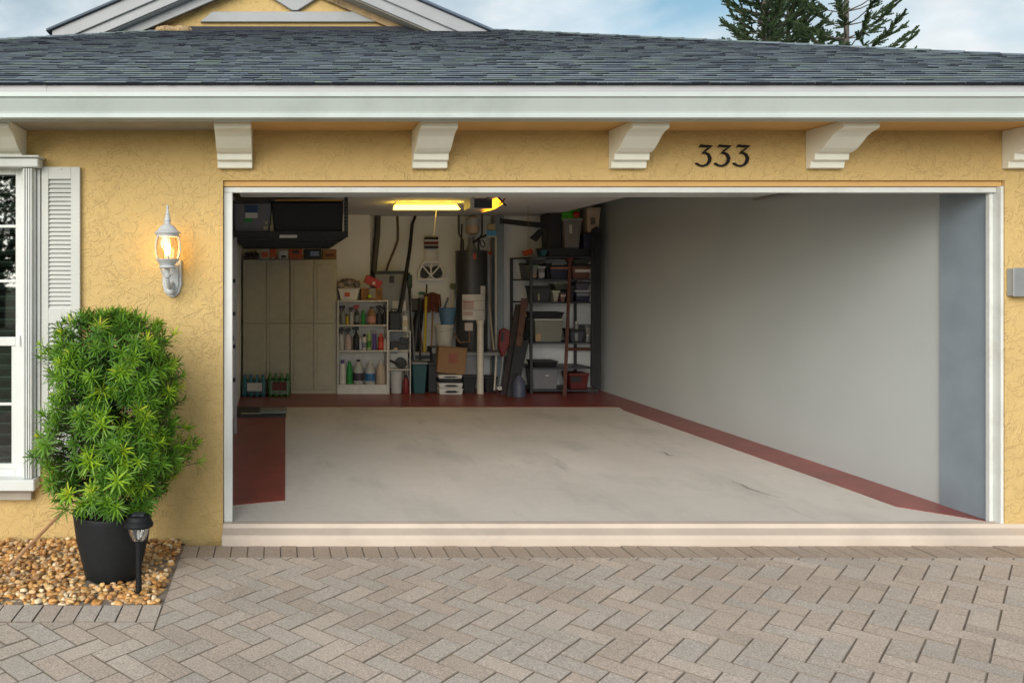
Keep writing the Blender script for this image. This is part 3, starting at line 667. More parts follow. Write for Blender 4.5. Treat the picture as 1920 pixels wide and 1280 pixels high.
plo = bpy.data.objects.new('lantern_light', pl); COL.objects.link(plo); plo.parent = lan; plo.location = Vector((LX, LY+0.0, LZ(466)))-org(lan)

# ---- potted shrub
PX, PY = -0.915, -0.62
shr = thing('potted_shrub', 'round clipped green shrub in a black pot beside the garage', 'potted plant', (PX, PY, -0.085))
pz0, pz1 = -0.085, 0.275
pot = MB().lathe([(0.140, pz0), (0.150, pz0+0.01), (0.172, pz0+0.10), (0.198, pz0+0.21), (0.214, pz1-0.03), (0.219, pz1-0.004), (0.217, pz1), (0.206, pz1), (0.204, pz1-0.02), (0.198, pz1-0.05)], PX, PY, 40, cap=False)
pot.f.append(tuple(range(40))); pot.build('pot', M['pot'], shr, smooth=True)
MB().lathe([(0.199, pz1-0.06), (0.15, pz1-0.045), (0.05, pz1-0.04)], PX, PY, 24).build('soil', M['soil'], shr, smooth=True)
for k in range(6):
    a = k*1.05+0.3; r0 = 0.03+0.02*(k % 3); h = random.uniform(0.75, 1.0)
    MB().tube([(PX+r0*math.cos(a), PY+r0*math.sin(a), pz1-0.05), (PX+0.10*math.cos(a+0.3), PY+0.10*math.sin(a+0.3), 0.55), (PX+0.22*math.cos(a+0.1), PY+0.22*math.sin(a+0.1), 0.25+h*0.65), (PX+0.26*math.cos(a), PY+0.26*math.sin(a), 0.25+h)], [0.012, 0.010, 0.008, 0.004], 6).build('stem', M['twig'], shr, smooth=True)
def rprof(z):
    pts = [(0.20, 0.20), (0.30, 0.26), (0.40, 0.335), (0.60, 0.345), (0.85, 0.325), (1.05, 0.345), (1.22, 0.335), (1.30, 0.29), (1.345, 0.19), (1.37, 0.05)]
    for (a, ra), (b, rb_) in zip(pts[:-1], pts[1:]):
        if a <= z <= b: return ra+(rb_-ra)*(z-a)/(b-a)
    return 0.0
lf = MB(); tints = []
def leaf(base, dirv, up, ln, wdt, tint):
    side = dirv.cross(up)
    if side.length < 0.05: side = dirv.cross(Vector((1, 0.2, 0)))
    side.normalize(); nrm = side.cross(dirv).normalized()
    p0 = base; p1 = base+dirv*ln*0.45+nrm*ln*0.05; p2 = base+dirv*ln*0.80-nrm*ln*0.01; p3 = base+dirv*ln*1.0-nrm*ln*0.12
    n = len(lf.v)
    lf.v += [tuple(p0-side*wdt*0.35), tuple(p0+side*wdt*0.35), tuple(p1-side*wdt), tuple(p1+side*wdt), tuple(p2-side*wdt*0.75), tuple(p2+side*wdt*0.75), tuple(p3)]
    lf.f += [(n, n+1, n+3, n+2), (n+2, n+3, n+5, n+4), (n+4, n+5, n+6)]
    tints.extend([tint]*7)
tw = MB()
made = 0; spots_ = []
while made < 980:
    z = random.uniform(0.33, 1.37); a = random.uniform(0, 6.283)
    rm_ = rprof(z); lump = 1.0+0.36*mnoise.noise(Vector((math.cos(a)*2.0, math.sin(a)*2.0, z*3.8)))+0.08*mnoise.noise(Vector((math.cos(a)*5, math.sin(a)*5, z*9)))
    outer = random.random() < 0.68
    r_ = rm_*lump*((random.uniform(0.90, 1.04) if random.random() > 0.07 else random.uniform(1.06, 1.18)) if outer else random.uniform(0.40, 0.85))
    if mnoise.noise(Vector((math.cos(a)*3.0+7, math.sin(a)*3.0, z*5.0))) > 0.21: continue
    p = Vector((PX+r_*math.cos(a), PY+r_*math.sin(a)*0.97, z))
    if outer and any((p-q).length < 0.040 for q in spots_): 
        if random.random() < 0.8: continue
    if outer: spots_.append(p)
    out = Vector((math.cos(a), math.sin(a), 0.15+1.5*max(0, (z-1.12)/0.25))).normalized()
    ax = (out+Vector((random.gauss(0, 0.28), random.gauss(0, 0.28), random.gauss(0.32, 0.28)))).normalized()
    u = ax.orthogonal().normalized(); w_ = ax.cross(u)
    tw.tube([tuple(p-ax*0.07-Vector((out.x, out.y, 0))*0.07), tuple(p)], [0.0035, 0.0025], 3, cap=False)
    size = random.uniform(0.65, 1.2)
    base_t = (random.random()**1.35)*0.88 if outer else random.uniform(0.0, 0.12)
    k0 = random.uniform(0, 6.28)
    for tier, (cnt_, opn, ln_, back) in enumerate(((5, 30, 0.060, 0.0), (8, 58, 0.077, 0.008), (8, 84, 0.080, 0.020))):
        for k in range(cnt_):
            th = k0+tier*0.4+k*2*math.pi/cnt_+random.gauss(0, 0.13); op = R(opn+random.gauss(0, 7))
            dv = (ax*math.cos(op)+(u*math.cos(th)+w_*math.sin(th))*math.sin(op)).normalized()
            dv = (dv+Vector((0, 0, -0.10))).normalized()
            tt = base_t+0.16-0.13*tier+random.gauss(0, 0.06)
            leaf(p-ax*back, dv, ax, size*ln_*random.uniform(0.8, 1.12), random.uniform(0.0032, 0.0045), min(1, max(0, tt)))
    made += 1
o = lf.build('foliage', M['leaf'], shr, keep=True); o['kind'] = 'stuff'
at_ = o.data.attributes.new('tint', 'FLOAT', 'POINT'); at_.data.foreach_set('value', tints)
o = tw.build('twig', M['twig'], shr, keep=True); o['kind'] = 'stuff'

# ---- solar path light
SX, SY = X(260, -0.93), -0.93
SZ = lambda py: Z(py, SY)
sol = thing('path_light', 'black solar path light staked in the gravel before the pot', 'path light', (SX, SY, SZ(1108)))
MB().lathe([(0.004, SZ(1112)), (0.017, SZ(1106)), (0.015, SZ(1080)), (0.015, SZ(1030)), (0.020, SZ(1014)), (0.030, SZ(1011))], SX, SY, 12).build('stake', M['plastic_black'], sol, smooth=True)
MB().lathe([(0.032, SZ(1011)), (0.047, SZ(1000)), (0.055, SZ(986))], SX, SY, 20, cap=False).build('lens', M['lens'], sol, smooth=True)
for k in range(12):
    a = k*math.pi/6; MB().tube([(SX+0.033*math.cos(a), SY+0.033*math.sin(a), SZ(1011)), (SX+0.048*math.cos(a), SY+0.048*math.sin(a), SZ(1000)), (SX+0.056*math.cos(a), SY+0.056*math.sin(a), SZ(986))], 0.0022, 4).build('lens_rib', M['lens'], sol)
MB().lathe([(0.008, SZ(1010)), (0.010, SZ(996)), (0.006, SZ(988))], SX, SY, 8).build('led_post', M['trim'], sol)
MB().lathe([(0.058, SZ(987)), (0.074, SZ(985)), (0.076, SZ(981)), (0.066, SZ(975)), (0.062, SZ(974)), (0.062, SZ(970)), (0.055, SZ(966)), (0.030, SZ(963)), (0.010, SZ(963))], SX, SY, 28).build('cap', M['plastic_black'], sol, smooth=True)
MB().box(SX-0.03, SX+0.03, SY-0.03, SY+0.03, SZ(963)-0.002, SZ(963)+0.002).build('solar_panel', M['dark_metal'], sol)
# ---- wooden stake
sk = MB().tube([(X(14, -0.50), -0.50, -0.09), (X(118, -0.28), -0.28, Z(958, -0.28))], [0.012, 0.010], 6); tag(sk.build('garden_stake', M['wood'], smooth=True), 'thin brown wooden stake leaning in the gravel beside the pot', 'stake')

# ---- Norfolk pines behind the roof
def pine(px, depth, zlo, ztop, spread, dense, seed, label, lean):
    rnd = random.Random(seed); Y0 = depth-D; x0 = X(px, Y0)
    t = thing('norfolk_pine', label, 'tree', (x0, Y0, -0.16), 'norfolk pines behind the roof')
    MB().tube([(x0, Y0, -0.16), (x0+0.02, Y0, 6), (x0, Y0, 12), (x0, Y0, ztop)], [0.20, 0.14, 0.085, 0.02], 8).build('trunk', M['bark'], t, smooth=True)
    fo = MB()
    z = zlo
    while z < ztop-0.3:
        fr = (ztop-z)/(ztop-zlo); L = spread*(0.30+0.70*min(1, fr*1.25))
        k0 = rnd.uniform(0, 6.28); nb = rnd.randint(5, 6) if dense else rnd.randint(4, 5)
        for k in range(nb):
            a = k0+k*2*math.pi/nb+rnd.gauss(0, 0.12); l_ = L*rnd.uniform(0.72, 1.08)
            dx, dy = math.cos(a), math.sin(a)
            rise = rnd.uniform(0.38, 0.62)
            pts = [Vector((x0+dx*l_*q+lean*0.2*q, Y0+dy*l_*q, z+l_*(rise*q*q*0.9+0.10*q))) for q in (0, 0.25, 0.5, 0.75, 1.0)]
            MB().tube(pts, [0.030, 0.024, 0.018, 0.012, 0.004], 5).build('limb', M['bark'], t)
            start = 0.22 if dense else 0.40
            nbr = int((36 if dense else 44)*l_/2.2)
            for b in range(nbr):
                q = start+(1-start)*(b+rnd.random())/nbr
                i = min(3, int(q*4)); p = pts[i].lerp(pts[i+1], q*4-i); ld = (pts[i+1]-pts[i]).normalized()
                sd = ld.cross(Vector((0, 0, 1))).normalized()*rnd.choice((-1, 1))
                bd = (ld*rnd.uniform(0.5, 1.0)+sd*rnd.uniform(0.1, 0.7)+Vector((0, 0, rnd.uniform(-0.35, 0.55)))).normalized()
                bl_ = rnd.uniform(0.22, 0.52)*(1.15-0.55*q)*(1.2 if dense else 1.0)
                wv = bd.cross(Vector((rnd.random()-0.5, rnd.random()-0.5, rnd.random()))).normalized(); w2 = bd.cross(wv)
                for c in range(2):                           # rope-like branchlet: crossed strips with saw edges
                    ww = (wv if c else w2)*0.034
                    m_ = 4
                    for s_ in range(m_):
                        a0_ = p+bd*bl_*s_/m_; a1_ = p+bd*bl_*(s_+1.25)/m_
                        tip = 0.0 if s_ == m_-1 else 0.5
                        n = len(fo.v); fo.v += [tuple(a0_-ww*0.4), tuple(a0_+ww*0.4), tuple(a1_+ww*(tip+0.9)), tuple(a1_), tuple(a1_-ww*(tip+0.9))]
                        fo.f += [(n, n+1, n+2, n+3), (n, n+3, n+4)]
        z += rnd.uniform(0.34, 0.46) if dense else rnd.uniform(0.42, 0.55)
    o = fo.build('crown', M['pine'], t, keep=True); o['kind'] = 'stuff'
pine(1432, 33, 8.6, 16.5, 1.75, True, 3, 'dense norfolk pine with the widest lower limbs behind the roof', -1)
pine(1478, 36, 9.2, 19.0, 1.75, True, 5, 'dense norfolk pine growing between the other two pines', 0)
pine(1587, 31, 9.0, 18.5, 2.25, False, 9, 'sparse norfolk pine with bare pale trunk and upswept limbs', 1)

# ---- street tree on the other side of the road, the one the window pane mirrors
TX, TY = -10.5, -25.0
tt_ = thing('street_tree', 'broad leafy tree across the road mirrored in the window pane', 'tree', (TX, TY, -0.16))
MB().tube([(TX, TY, -0.16), (TX+0.1, TY, 1.2), (TX, TY+0.1, 2.6)], [0.24, 0.18, 0.14], 8).build('trunk', M['bark'], tt_, smooth=True)
for k in range(6):
    a = k*1.05; MB().tube([(TX, TY, 2.2), (TX+0.9*math.cos(a), TY+0.9*math.sin(a), 3.4), (TX+1.8*math.cos(a), TY+1.8*math.sin(a), 4.8)], [0.09, 0.06, 0.02], 6).build('limb', M['bark'], tt_)
cr_ = MB()
for k in range(6500):
    v = Vector((random.gauss(0, 1), random.gauss(0, 1), random.gauss(0, 1))).normalized(); rr = random.uniform(0.55, 1.0)*(1+0.3*mnoise.noise(v*2.2))
    p = Vector((TX+v.x*3.2*rr, TY+v.y*2.8*rr, 4.1+v.z*2.9*rr))
    u = Vector((random.gauss(0, 1), random.gauss(0, 1), random.gauss(0, 1))).normalized(); w_ = u.orthogonal().normalized()
    cr_.quad(p-u*0.14, p+w_*0.07, p+u*0.14, p-w_*0.07)
o = cr_.build('crown', M['pine'], tt_, keep=True); o['kind'] = 'stuff'
# ------------------------------------------------------------------ inside the garage
_c = {}
def C(name, col, rough=0.5, var=0.1, metal=0.0):
    if name not in _c: _c[name] = pm(name, col, rough, var, 14, metal=metal)
    return _c[name]
WHITE = C('matt_white', (0.62, 0.60, 0.56)); BLACK = C('matt_black', (0.014, 0.014, 0.017)); GREY = C('mid_grey', (0.20, 0.21, 0.22)); DGREY = C('dark_grey', (0.034, 0.036, 0.042))
ORANGE = C('orange_card', (0.55, 0.09, 0.025)); REDP = C('red_plastic', (0.42, 0.028, 0.02)); GREEN = C('green_plastic', (0.02, 0.26, 0.05)); BLUE = C('blue_plastic', (0.03, 0.13, 0.36)); TEAL = C('teal_plastic', (0.01, 0.07, 0.08))
YEL = C('yellow_paint', (0.62, 0.42, 0.02)); BROWN = C('cardboard', (0.28, 0.155, 0.075), 0.85); WICK = C('wicker', (0.30, 0.15, 0.06), 0.8, 0.3); BEIGE = C('beige_plastic', (0.48, 0.38, 0.28)); CREAM = C('cream_pvc', (0.62, 0.58, 0.50), 0.4)
CLOTH = C('grey_rag', (0.26, 0.23, 0.20), 0.95, 0.4); PINKC = C('pink_plastic', (0.55, 0.24, 0.20)); LBLUE = C('light_blue', (0.07, 0.30, 0.62)); LIME = C('lime_plastic', (0.10, 0.55, 0.04)); PURP = C('purple_plastic', (0.10, 0.06, 0.25)); DRED = C('dark_red_wood', (0.13, 0.035, 0.022), 0.7, 0.3)
OLIVE = pm('cabinet_laminate', (0.45, 0.415, 0.32), 0.55, 0.10, 9, 0.1, 60); HEATER = pm('heater_steel', (0.055, 0.056, 0.060), 0.35, 0.1, 9, metal=0.3); PAPER = C('label_paper', (0.58, 0.56, 0.53)); CLEARB = C('frosted_bottle', (0.42, 0.42, 0.41), 0.3); SMOKE = C('smoky_tote', (0.16, 0.16, 0.185), 0.35); FROST = C('frosted_tote', (0.30, 0.29, 0.28), 0.4)
GLIGHT = emit_mat('fluorescent_glow', (1.0, 0.62, 0.06), 4.6); AMBER = emit_mat('amber_lens_glow', (1.0, 0.36, 0.015), 2.0)
TEALB = C('teal_bottle', (0.02, 0.22, 0.24), 0.25); GREENB = C('green_bottle', (0.04, 0.20, 0.02), 0.25)

def pb(x0, y0, x1, y1, Y, dep, name, mat, parent, bev=0.003):        # box whose front face fills a pixel rectangle at depth Y
    return MB().box(X(x0, Y), X(x1, Y), Y, Y+dep, Z(y1, Y), Z(y0, Y)).build(name, mat, parent, bevel=bev)
def at(name, label, cat, px, py, Y, dep=0.1, group=None): return thing(name, label, cat, (X(px, Y), Y+dep/2, Z(py, Y)), group)
def bz(mb, z): mb.v = [(v[0], v[1], v[2]) for v in mb.v]; return mb

# overhead rack with totes
RY0, RY1, RZ = 2.95, 5.80, 1.99
rk = thing('overhead_rack', 'black ceiling storage rack hanging above the tall cabinets', 'storage rack', (0.13, 4.3, RZ))
MB().box(-0.46, 0.70, RY0+0.03, RY1, RZ+0.02, RZ+0.035).build('deck', BLACK, rk)
for y in (RY0, RY1): MB().box(-0.47, 0.71, y, y+0.028, RZ, RZ+0.06).build('rail', BLACK, rk, bevel=0.002)
for x in (-0.47, 0.69): MB().box(x, x+0.022, RY0+0.029, RY1-0.001, RZ+0.004, RZ+0.055).build('rail', BLACK, rk, bevel=0.002)
for k in range(5): MB().box(-0.447, 0.689, RY0+0.4+k*0.5, RY0+0.44+k*0.5, RZ+0.001, RZ+0.019).build('cross_bar', DGREY, rk)
for x in (-0.47, 0.675):
    for y in (RY0+0.03, RY1-0.05):
        p = MB().box(x, x+0.036, y, y+0.036, RZ+0.061, 2.50).build('post', BLACK, rk)
        if x > 0 and y < 4:
            for k in range(9): MB().box(x+0.014, x+0.020, y-0.002, y-0.0005, RZ+0.07+k*0.035, RZ+0.078+k*0.035).build('post_hole', WHITE, p, bevel=0)
pb(524, 440.5, 557, 446, RY0-0.004, 0.0035, 'label_plate', PAPER, rk, 0)
t = thing('storage_tote', 'large black storage tote with yellow lid edge on the overhead rack', 'storage tote', (0.35, 3.4, RZ+0.036))
MB().prism([(-0.03, RZ+0.037), (0.66, RZ+0.037), (0.67, 2.35), (-0.06, 2.35)], 'y', RY0+0.09, RY0+1.0).build('body', BLACK, t, bevel=0.012)
MB().box(-0.075, 0.672, RY0+0.075, RY0+1.015, 2.352, 2.372).build('lid', BLACK, t, bevel=0.004)
MB().box(-0.02, 0.66, RY0+0.068, RY0+0.0745, 2.358, 2.374).build('lid_edge', C('dull_yellow', (0.38, 0.20, 0.02)), t)
t = thing('storage_tote', 'smoky clear storage tote with a green and white sticker on the overhead rack', 'storage tote', (-0.25, 3.4, RZ+0.036))
MB().prism([(-0.43, RZ+0.037), (-0.085, RZ+0.037), (-0.062, 2.34), (-0.46, 2.34)], 'y', RY0+0.06, RY0+0.9).build('body', SMOKE, t, bevel=0.012)
MB().box(-0.465, -0.08, RY0+0.055, RY0+0.905, 2.341, 2.36).build('lid', DGREY, t, bevel=0.004)
Yt = RY0+0.058
pb(459, 385, 483, 399, Yt-0.004, 0.003, 'sticker', C('sticker_blue', (0.03, 0.06, 0.14)), t, 0); pb(460, 399, 483, 409, Yt-0.004, 0.003, 'sticker', PAPER, t, 0); pb(458, 409, 473, 416, Yt-0.004, 0.003, 'sticker', GREEN, t, 0)
for (a, b, c2, d2) in ((494, 424, 502, 431), (497, 415, 502, 420), (506, 424, 511, 434)): pb(a, b, c2, d2, Yt-0.004, 0.003, 'print_spot', C('print_cream', (0.42, 0.37, 0.24)), t, 0)

# tall cabinets
CY = 5.95; ctop = Z(486, CY)
for k, (a, b, lab) in enumerate(((455, 543, 'tall olive cabinet with water packs standing before its doors'), (544, 632, 'tall olive cabinet standing against the white bottle shelf'))):
    c = thing('tall_cabinet', lab, 'cabinet', (X((a+b)/2, CY), CY+0.2, 0.0), 'tall cabinets')
    x0, x1 = X(a, CY), X(b, CY)
    MB().box(x0, x1, CY+0.022, 6.34, 0.0, ctop).build('carcass', OLIVE, c, bevel=0.003)
    xm = (x0+x1)/2; zm = Z(606, CY)
    for (p, q) in ((x0+0.004, xm-0.003), (xm+0.003, x1-0.004)):
        for (r0, r1, up) in ((0.06, zm-0.004, False), (zm+0.004, ctop-0.012, True)):
            d = MB().box(p, q, CY, CY+0.0215, r0, r1).build('door', OLIVE, c, bevel=0.004)
            m_ = 0.045; a0, a1 = p+m_, q-m_; n_ = 7
            arc = [(a0, r0+m_), (a1, r0+m_)]
            tops = [(a1-(a1-a0)*i/n_, r1-m_-0.035+0.035*math.sin(math.pi*i/n_)) for i in range(n_+1)]
            if not up:
                arc = [(a1-(a1-a0)*i/n_, r1-m_) for i in (0, n_)]; tops = [(a0+(a1-a0)*i/n_, r0+m_+0.035-0.035*math.sin(math.pi*i/n_)) for i in range(n_+1)]
            MB().prism(arc+tops, 'y', CY-0.008, CY-0.0005).build('raised_panel', OLIVE, d, bevel=0.005)
    MB().box(x0, x1, CY+0.004, CY+0.0215, 0.0, 0.055).build('kick_board', OLIVE, c)
# things on the cabinets
YC = CY+0.06
def onc(name, lab, cat, a, b, h, mat, Y=YC, dep=0.14, strip=None, lid=None, rz=0):
    z0 = ctop+0.001; x0, x1 = X(a, Y), X(b, Y)
    t = thing(name, lab, cat, ((x0+x1)/2, Y+dep/2, z0))
    MB().box(x0, x1, Y, Y+dep, z0, z0+h).build('body', mat, t, bevel=0.004)
    if strip: MB().box(x0+(x1-x0)*strip[1], x0+(x1-x0)*strip[2], Y-0.003, Y-0.0005, z0+h*strip[3], z0+h*strip[4]).build('print', strip[0], t)
    MB().box(x0-0.002, x1+0.002, Y-0.001, Y+dep+0.002, z0+h+0.0005, z0+h+0.008).build('flap', mat if lid is None else lid, t)
    return t
cl = MB(); 
for k in range(14):
    xx = X(458+k*1.6, YC); cl.tube([(xx, YC+0.02, ctop+0.02), (xx+0.03, YC+0.05, ctop+0.10-0.004*(k % 5)*2), (xx+0.01, YC+0.18, ctop+0.02)], 0.02, 6)
cl.build; t = thing('folded_cloth', 'crumpled black and white cloth on top of the tall cabinet', 'cloth', (X(470, YC), YC+0.1, ctop+0.001)); cl.build('fold', CLOTH, t, smooth=True)
onc('carton', 'narrow white carton with orange panel on the tall cabinet', 'carton', 489, 505, 0.13, WHITE, strip=(ORANGE, 0.1, 0.9, 0.2, 0.8))
onc('carton', 'narrow plain orange carton between white cartons on the cabinet', 'carton', 506.5, 518, 0.14, ORANGE, strip=(WHITE, 0.2, 0.8, 0.05, 0.2))
onc('carton', 'small white carton with black print on the tall cabinet', 'carton', 523, 540, 0.11, WHITE, strip=(BLACK, 0.25, 0.8, 0.2, 0.5))
onc('carton', 'wide orange red carton with dark arched print on the cabinet', 'carton', 542, 567.5, 0.13, ORANGE, strip=(DGREY, 0.25, 0.75, 0.6, 0.95))
onc('carton', 'black carton with a blue and white label on the cabinet', 'carton', 570, 603, 0.13, BLACK, strip=(C('label_blue', (0.25, 0.30, 0.50)), 0.35, 0.85, 0.35, 0.85))
onc('carton', 'brown carton at the end of the row on the cabinet', 'carton', 605, 631, 0.13, BROWN, strip=(DRED, 0.2, 0.8, 0.3, 0.6))
# water packs
def pack(lab, a, b, top, bot_mat, wrap, cap_mat, wrapm, Y=5.66):
    x0, x1 = X(a, Y), X(b, Y); h = Z(top, Y); t = thing('bottle_pack', lab, 'bottle pack', ((x0+x1)/2, Y+0.11, 0.003))
    n = 4; wv = (x1-x0)/n; r = wv*0.48
    for i in range(n):
        for j in range(2):
            cx, cy = x0+wv*(i+0.5), Y+r+j*2.1*r
            bt = MB().lathe([(r*0.85, 0.004), (r, 0.02), (r*0.94, h*0.3), (r, h*0.45), (r, h*0.62), (r*0.35, h*0.90), (r*0.33, h*0.93)], cx, cy, 10).build('bottle', bot_mat, t, smooth=True)
            MB().lathe([(r*0.38, h*0.93+0.0005), (r*0.38, h)], cx, cy, 8).build('cap', cap_mat, bt)
    MB().box(x0-0.004, x1+0.004, Y-0.002, Y+4.2*r, 0.003, h*0.80).build('shrink_wrap', wrapm, t, bevel=0.03, seg=2)
    MB().box(x0+wv*0.9, x1-wv*0.7, Y-0.008, Y-0.005, h*0.28, h*0.66).build('wrap_label', wrap, t)
pack('teal shrink wrapped pack of water bottles before the cabinet', 453, 499, 704, TEALB, PAPER, BLUE, glass_mat('teal_wrap', (0.35, 0.75, 0.80), 0.12, 0.2))
pack('green shrink wrapped pack of soda bottles before the cabinet', 501, 545, 701, GREENB, DRED, GREENB, glass_mat('green_wrap', (0.40, 0.75, 0.35), 0.12, 0.2))

# white bottle shelf
BY = 5.90; bx0, bx1 = X(632.5, BY), X(728, BY)
zsh = [Z(p, BY) for p in (563, 609, 657, 721)]
bk_ = thing('bottle_shelf', 'white bookcase full of cleaning bottles beside the olive cabinets', 'bookcase', ((bx0+bx1)/2, BY+0.15, 0))
for x in (bx0, bx1-0.018): MB().box(x, x+0.018, BY, BY+0.30, 0.0, zsh[0]-0.019).build('side_panel', WHITE, bk_, bevel=0.002)
MB().box(bx0, bx1, BY-0.002, BY+0.30, zsh[0]-0.018, zsh[0]).build('top_panel', WHITE, bk_, bevel=0.002)
for z in zsh[1:]: MB().box(bx0+0.019, bx1-0.019, BY+0.003, BY+0.285, z-0.016, z).build('shelf', WHITE, bk_, bevel=0.002)
MB().box(bx0+0.019, bx1-0.019, BY+0.012, BY+0.028, 0.0, zsh[3]-0.017).build('kick_board', WHITE, bk_)
MB().box(bx0+0.019, bx1-0.019, BY+0.286, BY+0.30, 0.0, zsh[0]-0.019).build('back_panel', WHITE, bk_)
PROF = dict(jug=([(0.9, 0), (1, 0.03), (1, 0.52), (0.82, 0.70), (0.36, 0.88), (0.30, 0.92)], [(0.36, 0.92), (0.36, 1.0)]),
            aero=([(0.96, 0), (1, 0.02), (1, 0.74), (0.72, 0.80)], [(0.70, 0.80), (0.66, 0.97), (0.4, 1.0)]),
            deterg=([(0.9, 0), (1, 0.04), (0.94, 0.35), (1, 0.55), (0.80, 0.78), (0.50, 0.86)], [(0.55, 0.86), (0.50, 1.0)]),
            spray=([(0.92, 0), (1, 0.03), (1, 0.50), (0.60, 0.66), (0.32, 0.72)], [(0.36, 0.72), (0.30, 0.84)]))
def bottle(kind, lab, px, wpx, hpx, zs_, body, cap, Y=None, band=None, name=None, group=None):
    Y = BY+0.11 if Y is None else Y; sc = (Y+D)/F; r = wpx*sc/2; h = hpx*sc; cx = X(px, Y); z0 = zs_+0.001
    t = thing(name or {'spray': 'spray_bottle', 'aero': 'spray_can', 'jug': 'jug', 'deterg': 'detergent_bottle'}[kind], lab, 'bottle' if kind != 'aero' else 'spray can', (cx, Y, z0), group)
    p, q = PROF[kind]
    MB().lathe([(a*r, z0+b*h) for a, b in p], cx, Y, 14).build('body', body, t, smooth=True)
    MB().lathe([(a*r, z0+b*h+0.0005) for a, b in q], cx, Y, 10).build('cap', cap, t, smooth=True)
    if kind == 'spray':
        MB().hexa([(cx-r*1.3, Y-0.012, z0+h*0.86), (cx+r*0.9, Y-0.012, z0+h*0.841), (cx+r*0.9, Y+0.012, z0+h*0.841), (cx-r*1.3, Y+0.012, z0+h*0.86), (cx-r*1.3, Y-0.012, z0+h*0.95), (cx+r*0.6, Y-0.012, z0+h), (cx+r*0.6, Y+0.012, z0+h), (cx-r*1.3, Y+0.012, z0+h*0.95)]).build('trigger_head', cap, t, bevel=0.003)
        MB().tube([(cx-r*0.6, Y, z0+h*0.86), (cx-r*0.95, Y, z0+h*0.76), (cx-r*0.85, Y, z0+h*0.70)], 0.006, 5).build('trigger', cap, t)
    if band: MB().lathe([(r*1.015, z0+h*0.14), (r*1.015, z0+h*0.46)], cx, Y, 14).build('label_band', band, t)
    return t
z1, z2, z3 = zsh[1], zsh[2], zsh[3]
bottle('spray', 'grey spray bottle with black head beside the thin yellow can', 643, 11, 36, z1, GREY, BLACK)
bottle('aero', 'thin yellow can between spray bottles on the upper shelf', 651.5, 5, 20, z1, YEL, BLACK)
bottle('spray', 'pale spray bottle with black head right of the yellow can', 659, 8, 33, z1, CLEARB, BLACK)
bottle('spray', 'dark grey spray bottle with red trigger on the upper shelf', 669, 10, 37, z1, DGREY, REDP, band=GREY)
bottle('deterg', 'small green bottle on the upper shelf', 681, 8, 27, z1, GREEN, GREENB)
bottle('jug', 'brown bottle with pink label on the upper shelf', 696.5, 16, 33, z1, BROWN, BLACK, band=PINKC)
bottle('spray', 'black spray bottle against the end of the upper shelf', 711, 10, 36, z1, DGREY, BLACK, group='black spray bottles')
bottle('spray', 'black spray bottle in the corner of the upper shelf', 721, 9, 35, z1, BLACK, BLACK, group='black spray bottles')
bottle('spray', 'white spray bottle with black head in the middle shelf corner', 640, 11, 42, z2, CLEARB, BLACK)
bottle('spray', 'clear spray bottle with red print on the middle shelf', 652.5, 13, 41, z2, C('frosted_pink', (0.45, 0.38, 0.35)), BLACK, band=C('pale_label', (0.50, 0.36, 0.33)))
bottle('spray', 'big black spray bottle on the middle shelf', 668, 12, 44, z2, BLACK, BLACK)
bottle('aero', 'short white and blue spray can on the middle shelf', 675.5, 6.5, 21, z2, C('pale_blue_can', (0.38, 0.42, 0.52)), WHITE)
bottle('aero', 'white spray can beside the green spray can', 683, 7, 30, z2, WHITE, BLACK, band=GREY)
bottle('aero', 'lime green spray can on the middle shelf', 692, 7.5, 37, z2, C('lime_can', (0.30, 0.42, 0.14)), C('lime_cap', (0.45, 0.55, 0.30)), band=GREENB)
bottle('aero', 'purple spray can with pale cap on the middle shelf', 702, 7, 38, z2, PURP, C('lilac', (0.42, 0.36, 0.42)))
bottle('aero', 'red can with orange lid on the middle shelf', 714, 10.5, 31, z2, REDP, C('orange_cap', (0.55, 0.14, 0.05)), band=C('red_label', (0.6, 0.08, 0.04)))
bottle('aero', 'small white can beside the red can', 722, 6, 21, z2, WHITE, WHITE)
bottle('deterg', 'white detergent bottle with purple cap on the bottom shelf', 642.5, 13, 44, z3, WHITE, PURP)
bottle('deterg', 'green detergent bottle on the bottom shelf', 655.5, 11.5, 42, z3, GREEN, GREEN)
bottle('jug', 'clear jug with dark label and black cap on the bottom shelf', 672, 19.5, 45, z3, CLEARB, BLACK, band=C('plum_label', (0.05, 0.03, 0.05)))
bottle('jug', 'clear jug half full of blue washer fluid', 693.5, 20, 43, z3, CLEARB, WHITE, band=C('blue_fluid', (0.03, 0.13, 0.30)))
bottle('jug', 'beige jug with white cap on the bottom shelf', 714, 18.5, 43, z3, BEIGE, WHITE)
# on top of the bottle shelf
zt_ = zsh[0]+0.001
t = thing('laundry_tub', 'white plastic tub heaped with rags on the bottle shelf', 'tub', (X(655, BY), BY+0.13, zt_))
x0, x1 = X(637, BY), X(672, BY); hh = 22*(BY+D)/F
MB().hexa([(x0+0.02, BY+0.03, zt_), (x1-0.02, BY+0.03, zt_), (x1-0.02, BY+0.24, zt_), (x0+0.02, BY+0.24, zt_), (x0-0.02, BY+0.01, zt_+hh), (x1+0.02, BY+0.01, zt_+hh), (x1+0.02, BY+0.27, zt_+hh), (x0-0.02, BY+0.27, zt_+hh)]).build('body', WHITE, t, bevel=0.006)
MB().box(x0-0.028, x1+0.028, BY+0.002, BY+0.278, zt_+hh-0.012, zt_+hh+0.004).build('rim', WHITE, t, bevel=0.004)
pb(646, 548, 656, 556, BY+0.006, 0.004, 'sticker', ORANGE, t, 0)
rg = MB()
